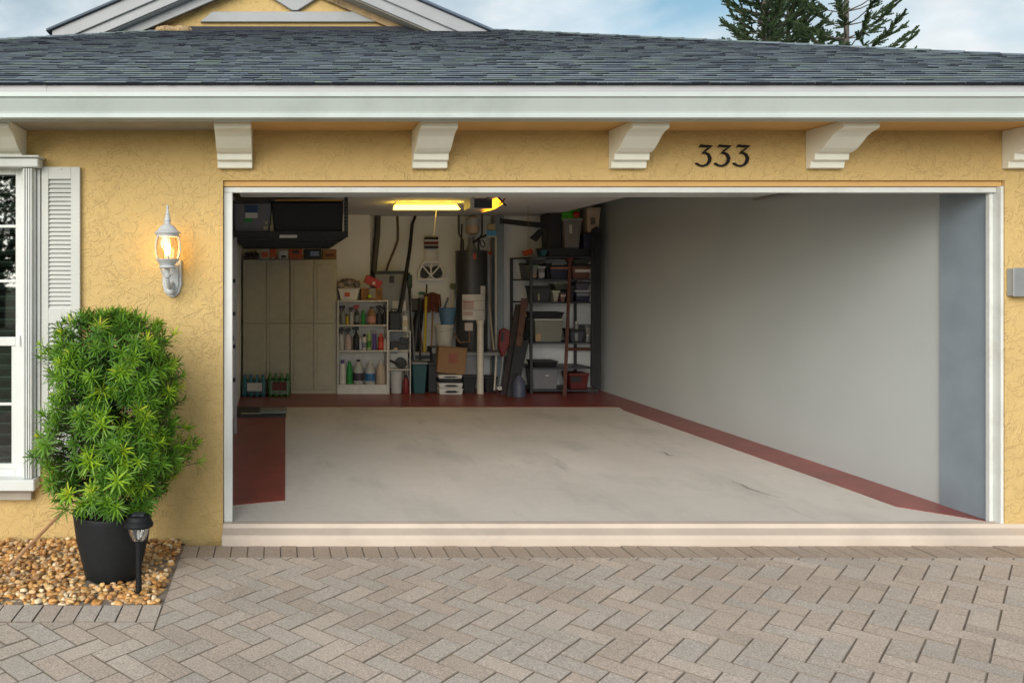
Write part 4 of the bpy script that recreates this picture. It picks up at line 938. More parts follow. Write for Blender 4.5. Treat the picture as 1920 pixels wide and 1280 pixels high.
for k in range(26):
    cx, cy = random.uniform(x0-0.01, x1+0.01), random.uniform(BY+0.04, BY+0.24); r_ = random.uniform(0.03, 0.06)
    n = len(rg.v)
    for v in iv: q = v*(1+0.5*mnoise.noise(v*1.6+Vector((k*3, 1, 2)))); rg.v.append((cx+q.x*r_, cy+q.y*r_, zt_+hh+0.02+0.11*math.sin(math.pi*(cx-x0+0.03)/(x1-x0+0.08))*random.random()**0.01*0.6+q.z*r_))
    rg.f += [tuple(n+i for i in f) for f in iface]
t2 = thing('rag_pile', 'pile of crumpled grey and tan rags in the white tub', 'rags', (X(655, BY), BY+0.13, zt_+hh)); rg.build('rag', rnd_mat('rags', [(0, (0.10, 0.09, 0.085)), (0.4, (0.26, 0.22, 0.18)), (0.7, (0.36, 0.30, 0.25)), (1, (0.18, 0.16, 0.15))], 0.95, 0.3, 30, 0.6), t2, smooth=True)
t = thing('wicker_basket', 'brown wicker basket on the bottle shelf', 'basket', (X(697, BY), BY+0.13, zt_))
x0, x1 = X(677, BY), X(717, BY)
for k in range(5): MB().box(x0, x1, BY+0.02, BY+0.24, zt_+0.001+k*0.034, zt_+0.030+k*0.034).build('wicker_band', WICK, t, bevel=0.008)
for p in (0.02, 0.3, 0.68, 0.94): MB().box(x0+(x1-x0)*p, x0+(x1-x0)*p+0.018, BY+0.008, BY+0.0195, zt_, zt_+0.168).build('upright', WICK, t, bevel=0.003)
MB().box(x0+0.11, x1-0.09, BY+0.010, BY+0.019, zt_+0.03, zt_+0.165).build('paper_liner', C('liner', (0.25, 0.23, 0.19)), t)
bs = MB().lathe([(0.004, -0.028), (0.018, -0.021), (0.028, 0), (0.018, 0.021), (0.004, 0.028)], 0, 0, 12); bs.v = [(v[0]+X(692.5, BY), v[1]+BY-0.020, v[2]+zt_+0.055) for v in bs.v]
tag(bs.build('tennis_ball', C('tennis_yellow', (0.55, 0.75, 0.03)), smooth=True), 'bright yellow green tennis ball at the wicker basket', 'ball')
t = thing('red_box', 'bright red box lying tilted on the wicker basket', 'box', (X(700, BY), BY+0.1, zt_+0.20))
rbx = MB().box(X(685, BY), X(717, BY), BY+0.04, BY+0.16, Z(536, BY), Z(521, BY)).rot((X(701, BY), BY, Z(528, BY)), 'Y', R(24)); rbx.build('body', REDP, t, bevel=0.003)
rbx = MB().box(X(700, BY), X(705, BY), BY+0.035, BY+0.0395, Z(533, BY), Z(528, BY)).rot((X(701, BY), BY, Z(528, BY)), 'Y', R(24)); rbx.build('print', PAPER, t)

# grey wheeled bin behind the shelf and what is around it
GY_ = 6.22
t = thing('wheeled_bin', 'tall grey plastic bin with black lid behind the bottle shelf', 'bin', (X(735, GY_), GY_+0.15, 0))
MB().hexa([(X(712, GY_), GY_+0.02, 0.06), (X(752, GY_), GY_+0.02, 0.06), (X(752, GY_), 6.5, 0.06), (X(712, GY_), 6.5, 0.06), (X(703, GY_), GY_, Z(513, GY_)), (X(763, GY_), GY_, Z(513, GY_)), (X(763, GY_), 6.6, Z(513, GY_)), (X(703, GY_), 6.6, Z(513, GY_))]).build('body', C('bin_grey', (0.24, 0.25, 0.27)), t, bevel=0.01)
MB().box(X(701, GY_), X(765, GY_), GY_-0.02, 6.61, Z(513, GY_)+0.001, Z(508, GY_)).build('lid', DGREY, t, bevel=0.006)
pb(731, 517, 739, 530, GY_-0.03, 0.025, 'latch', BLACK, t)
pb(736, 564, 761, 583, GY_-0.004, 0.012, 'notice', PAPER, t, 0)
for dx in (715, 745): MB().lathe([(0.055, -0.02), (0.06, 0), (0.055, 0.02)], 0, 0, 12).rot((0, 0, 0), 'Y', R(90)).build
t = at('tool_bag', 'square black tool bag above the small white shelf', 'bag', 740, 621, 6.0)
pb(730, 585, 751, 620.5, 6.0, 0.2, 'body', BLACK, t, 0.012); MB().tube([(X(734, 6.0), 6.1, Z(586, 6.0)), (X(736, 6.0), 6.1, Z(580, 6.0)), (X(746, 6.0), 6.1, Z(580, 6.0)), (X(748, 6.0), 6.1, Z(586, 6.0))], 0.008, 6).build('handle', BLACK, t)
t = at('carton', 'small white carton with tan front beside the black tool bag', 'carton', 759, 613, 6.02)
pb(755, 592, 764, 621, 6.02, 0.1, 'body', WHITE, t, 0.002); pb(756, 600, 764, 612, 6.015, 0.0045, 'print', BEIGE, t, 0)
# small open shelf
SY_ = 5.92; sx0, sx1 = X(728.5, SY_), X(770, SY_)
zq = [Z(p, SY_) for p in (621, 656.5, 692)]
t = thing('small_shelf', 'narrow white open shelf unit with bucket underneath', 'shelf unit', ((sx0+sx1)/2, SY_+0.12, 0))
for x in (sx0, sx1-0.012):
    for y in (SY_, SY_+0.24): MB().box(x, x+0.012, y, y+0.012, 0, zq[0]-0.001).build('post', WHITE, t)
for i, z in enumerate(zq): MB().box(sx0+(0.0 if i == 0 else 0.013), sx1-(0.0 if i == 0 else 0.013), SY_, SY_+0.252, z+(0 if i == 0 else -0.014), z+(0.012 if i == 0 else 0)).build('shelf', WHITE, t, bevel=0.002)
t = thing('drill_case', 'dark heap of power tools on the small white shelf', 'tools', (X(750, SY_), SY_+0.1, zq[1]))
for k, (a, b, c2, d2, m_) in enumerate(((732, 640, 748, 656, BLACK), (741, 646, 765, 656, DGREY), (750, 633, 767, 645.5, DGREY), (738, 652, 746, 656.2, BEIGE))): pb(a, b, c2, d2, SY_+0.03+0.045*k*(k != 3)-(0.01 if k == 3 else 0), 0.04 if k != 3 else 0.015, 'tool', m_, t, 0.006)
t = thing('white_board', 'white board leaning at the back of the small shelf', 'board', (X(748, SY_+0.2), SY_+0.2, zq[2])); pb(731, 659, 763, 690, SY_+0.2, 0.012, 'sheet', WHITE, t, 0.001); pb(732, 660, 746, 663, SY_+0.196, 0.003, 'clip', GREY, t, 0)
t = thing('cord_reel', 'round black cord reel on the small white shelf', 'cord reel', (X(753, SY_), SY_+0.1, zq[2]))
r_ = 10.5*(SY_+0.06+D)/F; rr = MB().lathe([(r_*0.4, -0.035), (r_, -0.03), (r_*0.92, -0.01), (r_*0.92, 0.01), (r_, 0.03), (r_*0.4, 0.035)], 0, 0, 20).rot((0, 0, 0), 'X', R(90)); rr.v = [(v[0]+X(753, SY_), v[1]+SY_+0.06, v[2]+zq[2]+r_+0.002) for v in rr.v]; rr.build('drum', BLACK, t, smooth=True)
MB().tube([(X(748, SY_), SY_+0.04, zq[2]+0.06), (X(738, SY_), SY_+0.03, zq[2]+0.10), (X(731, SY_), SY_+0.03, zq[2]+0.12)], 0.016, 6).build('handle', BLACK, t, smooth=True)
def bucket(name, lab, px, wpx, py0, py1, Y, mat, z0=None, bail=True):
    sc = (Y+D)/F; r = wpx*sc/2; zt__ = Z(py0, Y); zb_ = Z(py1, Y) if z0 is None else z0; cx = X(px, Y)
    t = thing(name, lab, 'bucket', (cx, Y, zb_))
    b = MB().lathe([(r*0.80, zb_), (r*0.82, zb_+0.005), (r*0.96, zt__-0.03), (r*0.98, zt__), (r*0.92, zt__), (r*0.88, zt__-0.03), (r*0.74, zb_+0.02), (r*0.2, zb_+0.02)], cx, Y, 24); b.build('body', mat, t, smooth=True)
    MB().lathe([(r*0.97, zt__-0.045), (r*1.03, zt__-0.04), (r*1.04, zt__-0.012), (r*0.985, zt__-0.005)], cx, Y, 24, cap=False).build('rim', mat, t, smooth=True)
    if bail: MB().tube([(cx-r, Y-0.01, zt__-0.03), (cx-r*0.5, Y-r*0.9, zt__-0.10), (cx+r*0.4, Y-r*1.0, zt__-0.07), (cx+r, Y-0.01, zt__-0.03)], 0.003, 5).build('bail', GREY, t)
    return t
bucket('bucket', 'white bucket under the small white shelf', 743, 25, 694, 731, SY_+0.125, C('bucket_white', (0.50, 0.49, 0.47)), z0=0.002, bail=False)
bottle('deterg', 'dark red fuel bottle beside the bucket under the small shelf', 761, 12, 34, 0.004, C('fuel_red', (0.20, 0.02, 0.02)), BLACK, Y=SY_+0.06, name='fuel_bottle')

# on the back wall: hose, poles, hand truck
WY = 6.60
def wire(name, lab, cat, pts, r, mat, seg=6):
    mb = MB().tube([(X(a, y), y, Z(b, y)) for a, b, y in pts], r, seg); return tag(mb.build(name, mat, smooth=True), lab, cat)
wire('vacuum_hose', 'dark grey hose hanging beside the wall pier', 'hose', ((708, 404, 6.55), (707, 440, 6.55), (703, 480, 6.5), (700, 512, 6.45)), 0.045, C('hose_grey', (0.06, 0.06, 0.065)), 8)
wire('brown_cable', 'thin brown cable curving down the back wall', 'cable', ((745, 404, WY), (746, 425, WY), (746, 450, WY), (738, 472, WY), (728, 495, WY), (724, 510, 6.5)), 0.017, C('cable_brown', (0.13, 0.08, 0.05)))
wire('leaning_pole', 'thick black pole leaning from the wall down onto the grey bin', 'pole', ((779, 405, 6.58), (773, 420, 6.56), (768, 470, 6.3), (757, 540, 6.12), (749, 586, 6.03)), [0.018, 0.024, 0.026, 0.030, 0.030], BLACK, 8)
wire('pull_cord', 'thin white pull cord hanging from the strip light', 'cord', ((818, 393, 4.6), (813, 445, 4.62)), 0.003, WHITE, 4)
BRIGHT = C('bright_white', (0.86, 0.86, 0.84))
ht = thing('hand_truck', 'folded white hand truck hung on the back wall', 'hand truck', (X(808, WY), WY, Z(525, WY)))
HY = WY-0.06
pb(796, 444, 822, 449, HY, 0.03, 'grip', BLACK, ht); pb(796, 449.5, 822, 452.5, HY, 0.03, 'badge', WHITE, ht, 0); pb(796, 453, 822, 458, HY, 0.03, 'badge', C('maroon', (0.14, 0.015, 0.015)), ht, 0); pb(796, 458.5, 822, 460.5, HY, 0.03, 'badge', C('pale_grey', (0.4, 0.4, 0.4)), ht, 0); pb(796, 461, 822, 466, HY, 0.03, 'crossbar', BLACK, ht)
for a in (797, 819.5): pb(a, 466.5, a+2.5, 491, HY, 0.025, 'rail', WHITE, ht, 0.003)
def bar(name, pts, r, mat, parent, seg=6): return MB().tube([(X(a, y), y, Z(b, y)) for a, b, y in pts], r, seg).build(name, mat, parent, smooth=True)
ring = [(785, 524), (786, 509), (791, 497), (796, 491.5), (821, 491.5), (826, 497), (831, 509), (832, 524), (785, 524)]
bar('plate_frame', [(a, b, HY) for a, b in ring], 0.017, BRIGHT, ht)
for (a, b) in ((791, 497), (808.5, 492), (826, 497)): bar('spoke', [(808, 517, HY-0.005), (a, b, HY-0.005)], 0.012, BRIGHT, ht)
for (a, b) in ((801, 523), (815, 523)): bar('spoke', [(808, 516, HY-0.005), (a, b, HY-0.005)], 0.010, BRIGHT, ht)
for a in (797.5, 819):
    wq = MB().lathe([(0.03, -0.02), (0.085, -0.02), (0.09, 0.0), (0.085, 0.02), (0.03, 0.02)], 0, 0, 18).rot((0, 0, 0), 'X', R(90)); wq.v = [(v[0]+X(a, HY), v[1]+HY+0.03, v[2]+Z(510, HY)) for v in wq.v]; wq.build('wheel', BLACK, ht, smooth=True)
# long tools standing by the wall
def tool(name, lab, cat, p0, p1, r, mat, head=None):
    t = thing(name, lab, cat, (X(p1[0], p1[2]), p1[2], Z(p1[1], p1[2])))
    bar('handle', (p0, p1), r, mat, t)
    return t
tool('spade', 'black long handled spade standing beside the grey bin', 'spade', (766, 512, 6.45), (779, 736, 6.15), 0.022, BLACK)
t = tool('garden_rake', 'dark garden rake with silver shaft beside the spade', 'rake', (769, 545, 6.40), (781, 730, 6.1), 0.011, GREY); pb(764, 515, 773, 540, 6.40, 0.04, 'grip', C('dark_green', (0.015, 0.05, 0.04)), t, 0.01)
tool('edging_tool', 'slim black pole standing beside the yellow level', 'pole', (786, 560, 6.4), (789, 736, 6.15), 0.014, BLACK)
t = tool('broom', 'push broom with dark bristles upturned against the wall', 'broom', (784, 580, 6.5), (800, 730, 6.2), 0.013, BROWN); pb(768, 560, 795, 584, 6.42, 0.06, 'bristle_head', C('bristle', (0.03, 0.022, 0.018)), t, 0.02)
t = thing('measuring_pole', 'bright yellow measuring pole with black tip by the back wall', 'measuring pole', (X(795, 6.2), 6.2, 0.1)); bar('pole', ((799, 556, 6.35), (796, 660, 6.2)), 0.020, C('yellow_pole', (0.45, 0.33, 0.02)), t); bar('tip', ((800, 533, 6.38), (799, 557, 6.352)), 0.011, BLACK, t)
t = thing('mop', 'brown string mop standing head up by the back wall', 'mop', (X(812, 6.3), 6.3, 0.0)); bar('handle', ((812, 560, 6.45), (806, 736, 6.15)), 0.012, BROWN, t)
mo = MB()
for k in range(60):
    a = random.uniform(0, 6.28); r_ = random.uniform(0.02, 0.10); cx, cz = X(811, 6.42), Z(553, 6.42)
    mo.tube([(cx, 6.42, cz+0.03), (cx+r_*math.cos(a)*1.2, 6.42+r_*math.sin(a)*0.5, cz+0.01-r_*0.1), (cx+r_*math.cos(a)*1.35, 6.42+r_*math.sin(a)*0.55, cz-random.uniform(0.10, 0.26))], [0.012, 0.014, 0.010], 5)
mo.build('mop_head', C('mop_brown', (0.15, 0.045, 0.03), 0.95, 0.4), t, smooth=True)
pb(786, 547, 797, 553, 6.45, 0.05, 'clamp', C('clamp_green', (0.02, 0.10, 0.06)), t)
t = thing('cobweb_brush', 'pale green brush standing left of the water heater', 'brush', (X(848, 6.4), 6.4, 0.3)); bar('handle', ((850, 540, 6.5), (846, 610, 6.4)), 0.012, CREAM, t)
sp = MB()
for k in range(50):
    v = Vector((random.gauss(0, 1), random.gauss(0, 1), random.gauss(0, 1))).normalized()*0.055; c0 = Vector((X(849, 6.5), 6.5, Z(537, 6.5))); sp.tube([c0, c0+v], [0.010, 0.005], 4)
sp.build('brush_head', C('pale_green', (0.22, 0.26, 0.15)), t)
# bucket on its crate, blue pail in it
t = thing('plastic_crate', 'dark plastic crate carrying the white bucket', 'crate', (X(832, 6.2), 6.2, 0)); MB().box(X(812, 6.05), X(853, 6.05), 6.10, 6.50, 0, Z(651, 6.2)-0.001).build('body', DGREY, t, bevel=0.01); MB().box(X(811, 6.05), X(854, 6.05), 6.09, 6.0999, Z(662, 6.1), Z(652, 6.1)).build('rim', GREY, t)
bucket('bucket', 'tall white bucket holding the blue pail beside the water heater', 833, 36, 608, 651, 6.25, C('bucket_cream', (0.52, 0.50, 0.45)))
zpail = Z(608, 6.25)-0.06
t = thing('pail', 'blue pail with red base standing in the white bucket', 'pail', (X(839, 6.25), 6.25, zpail))
r_ = 17*(6.25+D)/F; cx = X(839, 6.25)
MB().lathe([(r_*0.62, zpail), (r_*0.66, zpail+0.02), (r_*0.72, zpail+0.055)], cx, 6.25, 20).build('base', DRED, t, smooth=True)
MB().lathe([(r_*0.72, zpail+0.056), (r_*1.0, Z(577, 6.25)), (r_*0.93, Z(577, 6.25)), (r_*0.6, zpail+0.07)], cx, 6.25, 20).build('body', C('pail_blue', (0.08, 0.17, 0.28)), t, smooth=True)
bar('scoop_handle', ((833, 578, 6.25), (840, 558, 6.27)), 0.014, C('slate', (0.06, 0.08, 0.11)), t)

# water heater on its stand
WHX, WHY, WR_ = X(884, 6.30), 6.30, 0.222
hz0, hz1 = Z(657, WHY), Z(470, WHY)
wh = thing('water_heater', 'dark grey tank water heater with white warning label on a stand', 'water heater', (WHX, WHY, 0))
MB().lathe([(WR_*0.97, hz0), (WR_, hz0+0.015), (WR_, hz1-0.03), (WR_*1.02, hz1-0.028), (WR_*1.02, hz1-0.005), (WR_*0.95, hz1), (0.05, hz1+0.01)], WHX, WHY, 36).build('tank', HEATER, wh, smooth=True)
def wrap(name, mat, a0, a1, z0, z1, off=0.002, k=10):
    mb = MB()
    for i in range(k):
        p, q = R(a0+(a1-a0)*i/k), R(a0+(a1-a0)*(i+1)/k); r_ = WR_+off
        mb.quad((WHX+r_*math.sin(p), WHY-r_*math.cos(p), z0), (WHX+r_*math.sin(q), WHY-r_*math.cos(q), z0), (WHX+r_*math.sin(q), WHY-r_*math.cos(q), z1), (WHX+r_*math.sin(p), WHY-r_*math.cos(p), z1))
    return mb.build(name, mat, wh)
wz = lambda p: Z(p, WHY-WR_)
wrap('warning_label', PAPER, -48, 42, wz(600), wz(552)); wrap('warning_label', PAPER, 20, 44, wz(551.5), wz(536))
for a, b in ((563, 563.8), (581, 581.8)): wrap('label_line', GREY, -46, 40, wz(b), wz(a), 0.004)
wrap('label_print', C('print_red', (0.40, 0.10, 0.07)), -44, -6, wz(567), wz(565), 0.004); wrap('label_print', C('print_pink', (0.45, 0.33, 0.31)), -44, -6, wz(580), wz(567.5), 0.004); wrap('label_print', C('print_pink', (0.45, 0.33, 0.31)), -44, -8, wz(592), wz(584), 0.004)
wrap('brand_badge', C('badge_red', (0.35, 0.05, 0.03)), -8, 4, wz(486), wz(475), 0.004, 4)
MB().box(X(873, 6.0), X(888, 6.0), WHY-WR_-0.045, WHY-WR_+0.02, Z(620, 6.05), Z(605, 6.05)).build('control_box', C('control_white', (0.48, 0.42, 0.40)), wh, bevel=0.006)
bar('gas_pipe', ((880, 620, 6.06), (880, 640, 6.06), (862, 642, 6.08), (852, 625, 6.15)), 0.009, BROWN, wh)
MB().lathe([(0.07, hz1-0.002), (0.075, hz1+0.02), (0.06, hz1+0.06), (0.045, hz1+0.10), (0.045, hz1+0.2)], WHX, WHY, 16).build('flue', GREY, wh, smooth=True)
for dx in (-0.12, 0.10): bar('water_pipe', ((VX+F*(WHX+dx)/(WHY+D), 472, WHY), (VX+F*(WHX+dx)/(WHY+D), 452, WHY), (VX+F*(WHX+dx*1.5)/(WHY+D), 438, WHY), (VX+F*(WHX+dx*1.5)/(WHY+D), 403, WHY)), 0.014, DGREY, wh)
bar('flex_pipe', ((887, 455, 6.2), (900, 446, 6.2), (915, 440, 6.25), (918, 420, 6.3)), 0.02, BLACK, wh)
bar('hose_loop', ((900, 452, 6.2), (905, 450, 6.2), (910, 458, 6.2), (907, 464, 6.2), (901, 460, 6.2), (900, 452, 6.2)), 0.008, BLACK, wh)
et = thing('expansion_tank', 'small cream expansion tank with blue band above the water heater', 'tank', (X(886, 6.3), 6.3, hz1+0.2))
r_ = 12.5*(6.3+D)/F; ex = X(886, 6.3)
MB().lathe([(r_*0.5, Z(441, 6.3)), (r_*0.95, Z(437, 6.3)), (r_, Z(433, 6.3)), (r_, Z(413, 6.3)), (r_*0.9, Z(408, 6.3)), (r_*0.4, Z(404, 6.3))], ex, 6.3, 20).build('shell', C('tank_cream', (0.42, 0.33, 0.25)), et, smooth=True)
MB().lathe([(r_*1.01, Z(422, 6.3)), (r_*1.01, Z(411, 6.3))], ex, 6.3, 20).build('band', C('tank_band', (0.33, 0.37, 0.42)), et)
tg = thing('hang_tag', 'blue and white hang tag on the pipe beside the tank', 'tag', (X(921, 6.2), 6.2, Z(444, 6.2))); pb(912, 432, 930, 442, 6.18, 0.004, 'card', LBLUE, tg, 0); pb(912, 442.3, 930, 444.5, 6.18, 0.004, 'card_edge', PAPER, tg, 0); pb(915, 420, 929, 431.5, 6.2, 0.05, 'valve', C('brass', (0.40, 0.32, 0.18)), tg)
st = thing('heater_stand', 'grey metal stand under the water heater', 'stand', (WHX, WHY, 0))
MB().box(WHX-0.30, WHX+0.42, WHY-0.27, 6.6, hz0-0.05, hz0-0.001).build('pan', GREY, st, bevel=0.004)
for dx in (-0.29, 0.39):
    for y in (WHY-0.26, 6.55): MB().box(WHX+dx, WHX+dx+0.03, y, y+0.03, 0, hz0-0.051).build('leg', DGREY, st)
MB().box(WHX-0.27, WHX+0.10, WHY-0.2, WHY-0.19, 0.2, hz0-0.052).build('skirt', C('skirt', (0.22, 0.22, 0.24)), st)
tag(MB().tube([(X(900.5, 5.95), 5.95, 0.0), (X(900.5, 5.95), 5.95, Z(606, 5.95)), (X(900.5, 5.95), 5.95, Z(605.8, 5.95)), (X(900.5, 5.95), 5.95, Z(600, 5.95))], [0.046, 0.046, 0.054, 0.054], 18).build('guard_post', CREAM, smooth=True), 'cream plastic guard post standing before the water heater', 'post')
wire('broom_stick', 'pale broom stick leaning between heater and wall', 'pole', ((909, 492, 6.45), (926, 657, 6.1)), 0.013, C('stick', (0.42, 0.38, 0.27)))
wire('drain_pipe', 'thin white pipe running down the blue grey wall pier', 'pipe', ((930, 444, 6.38), (930, 735, 6.38)), 0.013, CREAM)
wire('gas_riser', 'thin pinkish pipe behind the broom stick', 'pipe', ((920, 448, 6.5), (920, 735, 6.5)), 0.011, C('pinkish', (0.34, 0.26, 0.23)))
wire('white_cane', 'white cane standing on the floor beside the guard post', 'cane', ((931, 660, 6.1), (927, 732, 5.95)), 0.012, CREAM)
pb(917, 471, 922, 478, 6.46, 0.03, 'pipe_valve', REDP, wh)
# boxes in front of the stand
t = thing('cardboard_box', 'tilted brown cardboard box with red print by the heater stand', 'cardboard box', (X(847, 5.9), 5.95, 0.25))
m = MB().box(X(821, 5.9), X(874, 5.9), 5.9, 6.06, Z(700, 5.9), Z(652, 5.9)).rot((X(847, 5.9), 5.9, Z(676, 5.9)), 'Y', R(5)); m.build('body', BROWN, t, bevel=0.003)
m = MB().box(X(841, 5.9), X(857, 5.9), 5.895, 5.8995, Z(680, 5.9), Z(662, 5.9)).rot((X(847, 5.9), 5.9, Z(676, 5.9)), 'Y', R(5)); m.build('print', C('print_brick', (0.26, 0.07, 0.04)), t)
m = MB().box(X(820, 5.9), X(875, 5.9), 5.89, 5.95, Z(651.5, 5.9), Z(650, 5.9)).rot((X(847, 5.9), 5.9, Z(676, 5.9)), 'Y', R(5)); m.build('flap', BROWN, t)
zz = 0.003
for lab, h, mt in (('lowest white tray with a black slot in the stack of trays', 0.085, WHITE), ('middle white tray with a black slot in the stack of trays', 0.075, WHITE), ('black tray between the white trays of the stack', 0.055, BLACK), ('topmost white tray of the stack under the cardboard box', 0.055, WHITE)):
    t = thing('stacked_tray', lab, 'tray', (X(845, 5.85), 5.95, zz), 'stacked trays')
    jx = random.uniform(-0.012, 0.012)
    MB().hexa([(X(824, 5.85)+jx, 5.86, zz), (X(866, 5.85)+jx, 5.86, zz), (X(866, 5.85)+jx, 6.08, zz), (X(824, 5.85)+jx, 6.08, zz), (X(822, 5.85)+jx, 5.85, zz+h-0.003), (X(868, 5.85)+jx, 5.85, zz+h-0.003), (X(868, 5.85)+jx, 6.09, zz+h-0.003), (X(822, 5.85)+jx, 6.09, zz+h-0.003)]).build('body', mt, t, bevel=0.006)
    MB().prism([(X(832, 5.85)+jx, zz+h*0.45), (X(838, 5.85)+jx, zz+h*0.28), (X(852, 5.85)+jx, zz+h*0.28), (X(860, 5.85)+jx, zz+h*0.45), (X(852, 5.85)+jx, zz+h*0.66), (X(838, 5.85)+jx, zz+h*0.66)], 'y', 5.845, 5.8565).build('hand_slot', BLACK, t); zz += h
t = at('waste_bin', 'dark teal waste bin beside the small white shelf', 'bin', 787, 733, 5.95); MB().hexa([(X(776, 5.95), 5.95, 0.002), (X(797, 5.95), 5.95, 0.002), (X(797, 5.95), 6.2, 0.002), (X(776, 5.95), 6.2, 0.002), (X(773, 5.95), 5.93, Z(683, 5.95)), (X(801, 5.95), 5.93, Z(683, 5.95)), (X(801, 5.95), 6.22, Z(683, 5.95)), (X(773, 5.95), 6.22, Z(683, 5.95))]).build('body', TEAL, t, bevel=0.01); pb(772, 679, 802, 683, 5.925, 0.3, 'rim', GREY, t)
t = at('waste_bin', 'black waste bin between the teal bin and the trays', 'bin', 808, 733, 6.0); pb(803, 684, 819, 736, 6.0, 0.24, 'body', BLACK, t, 0.01); pb(802, 680, 820, 684, 5.99, 0.26, 'rim', DGREY, t)
t = at('storage_tub', 'pale grey tub with dark lid behind the waste bins', 'tub', 790, 680, 6.28); pb(772, 660, 808, 735, 6.28, 0.26, 'body', C('tub_pale', (0.26, 0.25, 0.25)), t, 0.01); pb(771, 666, 809, 673, 6.27, 0.28, 'lid', BLACK, t)

# steel shelving
KY = 5.98
ks = thing('steel_shelving', 'dark steel shelving unit packed with bins in the corner', 'shelving unit', (X(1050, KY), KY+0.2, 0))
kx0, kx1 = X(976, KY), X(1122, KY); ktop = Z(481, KY)
kb = 6.52
px_b = X(994, KY)
for x in (px_b-0.0, kx1-0.04):
    MB().box(x, x+0.036, KY, KY+0.036, 0, ktop).build('post', DGREY, ks, bevel=0.002)
for x in (kx0+0.02, kx1-0.13): MB().box(x, x+0.036, kb, kb+0.036, 0, ktop).build('post', DGREY, ks, bevel=0.002)
kz = [Z(p, KY) for p in (481, 523, 566, 642, 689, 731)]
for z in kz: MB().hexa([(px_b+0.037, KY+0.002, z-0.02), (kx1-0.041, KY+0.002, z-0.02), (kx1-0.10, kb+0.03, z-0.02), (kx0+0.06, kb+0.03, z-0.02), (px_b+0.037, KY+0.002, z), (kx1-0.041, KY+0.002, z), (kx1-0.10, kb+0.03, z), (kx0+0.06, kb+0.03, z)]).build('shelf', C('shelf_steel', (0.055, 0.058, 0.07), 0.45, 0.2, 0.3), ks)
BIN = C('dark_bin', (0.03, 0.03, 0.036)); BINB = C('navy_bin', (0.02, 0.025, 0.06)); GLASSY = C('jar', (0.22, 0.23, 0.24), 0.25)
def bin_(name, lab, cat, a, b, h, z, body, lid, Y=None, dep=0.3, tagm=None, t_=None, taper=0.02):
    Y = KY+0.06 if Y is None else Y; x0, x1 = X(a, Y), X(b, Y); hh = h*(Y+D)/F; z0 = z+0.001
    t = thing(cat.replace(' ', '_'), lab, cat, ((x0+x1)/2, Y+dep/2, z0))
    lh = min(0.03, hh*0.2)
    MB().hexa([(x0+taper, Y+taper, z0), (x1-taper, Y+taper, z0), (x1-taper, Y+dep-taper, z0), (x0+taper, Y+dep-taper, z0), (x0, Y, z0+hh-lh), (x1, Y, z0+hh-lh), (x1, Y+dep, z0+hh-lh), (x0, Y+dep, z0+hh-lh)]).build('body', body, t, bevel=0.006)
    MB().box(x0-0.008, x1+0.008, Y-0.008, Y+dep+0.008, z0+hh-lh+0.0005, z0+hh).build('lid', lid, t, bevel=0.004)
    if tagm: MB().box(x0+(x1-x0)*t_[0], x0+(x1-x0)*t_[1], Y-0.006, Y-0.001, z0+hh*t_[2], z0+hh*t_[3]).build('label', tagm, t)
    return t
bin_('parts_bin', 'grey parts bin with green lid on the upper steel shelf', 'bin', 997, 1008, 26, kz[1], GREY, C('lid_green', (0.20, 0.28, 0.22)), tagm=C('peach', (0.45, 0.26, 0.16)), t_=(0.1, 0.8, 0.1, 0.35))
bin_('parts_bin', 'grey parts bin with pale lid beside the green lidded bin', 'bin', 1009, 1022, 24, kz[1], C('bin_mid', (0.16, 0.16, 0.18)), C('pale_lid', (0.36, 0.37, 0.40)), tagm=C('pale_lid', (0.36, 0.37, 0.40)), t_=(0.1, 0.9, 0.1, 0.5))
bin_('parts_bin', 'black tool box with orange strap on the upper steel shelf', 'tool box', 1032, 1066, 26, kz[1], BINB, BLACK, tagm=C('strap_orange', (0.40, 0.16, 0.08)), t_=(0.02, 0.98, 0.72, 0.84))
bin_('parts_bin', 'brown carton with white label strip on the upper steel shelf', 'carton', 1073, 1108, 28, kz[1], C('dark_brown', (0.14, 0.065, 0.045)), BLACK, tagm=PAPER, t_=(0.15, 0.98, 0.45, 0.64))
bin_('parts_bin', 'black bin with crumpled dark top on the second steel shelf', 'bin', 998, 1032, 30, kz[2], BIN, BLACK, tagm=C('dull_cream', (0.28, 0.27, 0.18)), t_=(0.3, 0.4, 0.1, 0.5))
bin_('parts_bin', 'small jar with pale green lid on the second steel shelf', 'jar', 1037, 1049, 21, kz[2], C('jar_pale', (0.36, 0.36, 0.33)), C('lid_mint', (0.45, 0.52, 0.36)))
bin_('parts_bin', 'dull red small bin beside the pale jar', 'bin', 1050.5, 1062, 20, kz[2], C('dull_red', (0.24, 0.13, 0.12)), BLACK, tagm=PAPER, t_=(0.1, 0.9, 0.5, 0.62))
bin_('parts_bin', 'navy bin with long white label on the second steel shelf', 'bin', 1080, 1108, 22, kz[2], BINB, C('pale_lid', (0.36, 0.37, 0.40)), tagm=GREY, t_=(0.05, 0.95, 0.5, 0.75))
bin_('storage_tote', 'dark low tote lying above the white lidded bins', 'storage tote', 1040, 1066, 12, kz[2]+0.165, C('olive_dark', (0.05, 0.06, 0.045)), C('green_grey', (0.14, 0.16, 0.13)), dep=0.25)
bin_('storage_tote', 'clear tote full of tools with white clasp edge on the steel shelf', 'storage tote', 1003, 1056, 44, kz[3], C('cloudy', (0.20, 0.20, 0.17), 0.35), C('cloudy_lid', (0.40, 0.40, 0.40)), tagm=C('tan_tag', (0.40, 0.26, 0.14)), t_=(0.02, 0.2, 0.05, 0.35))
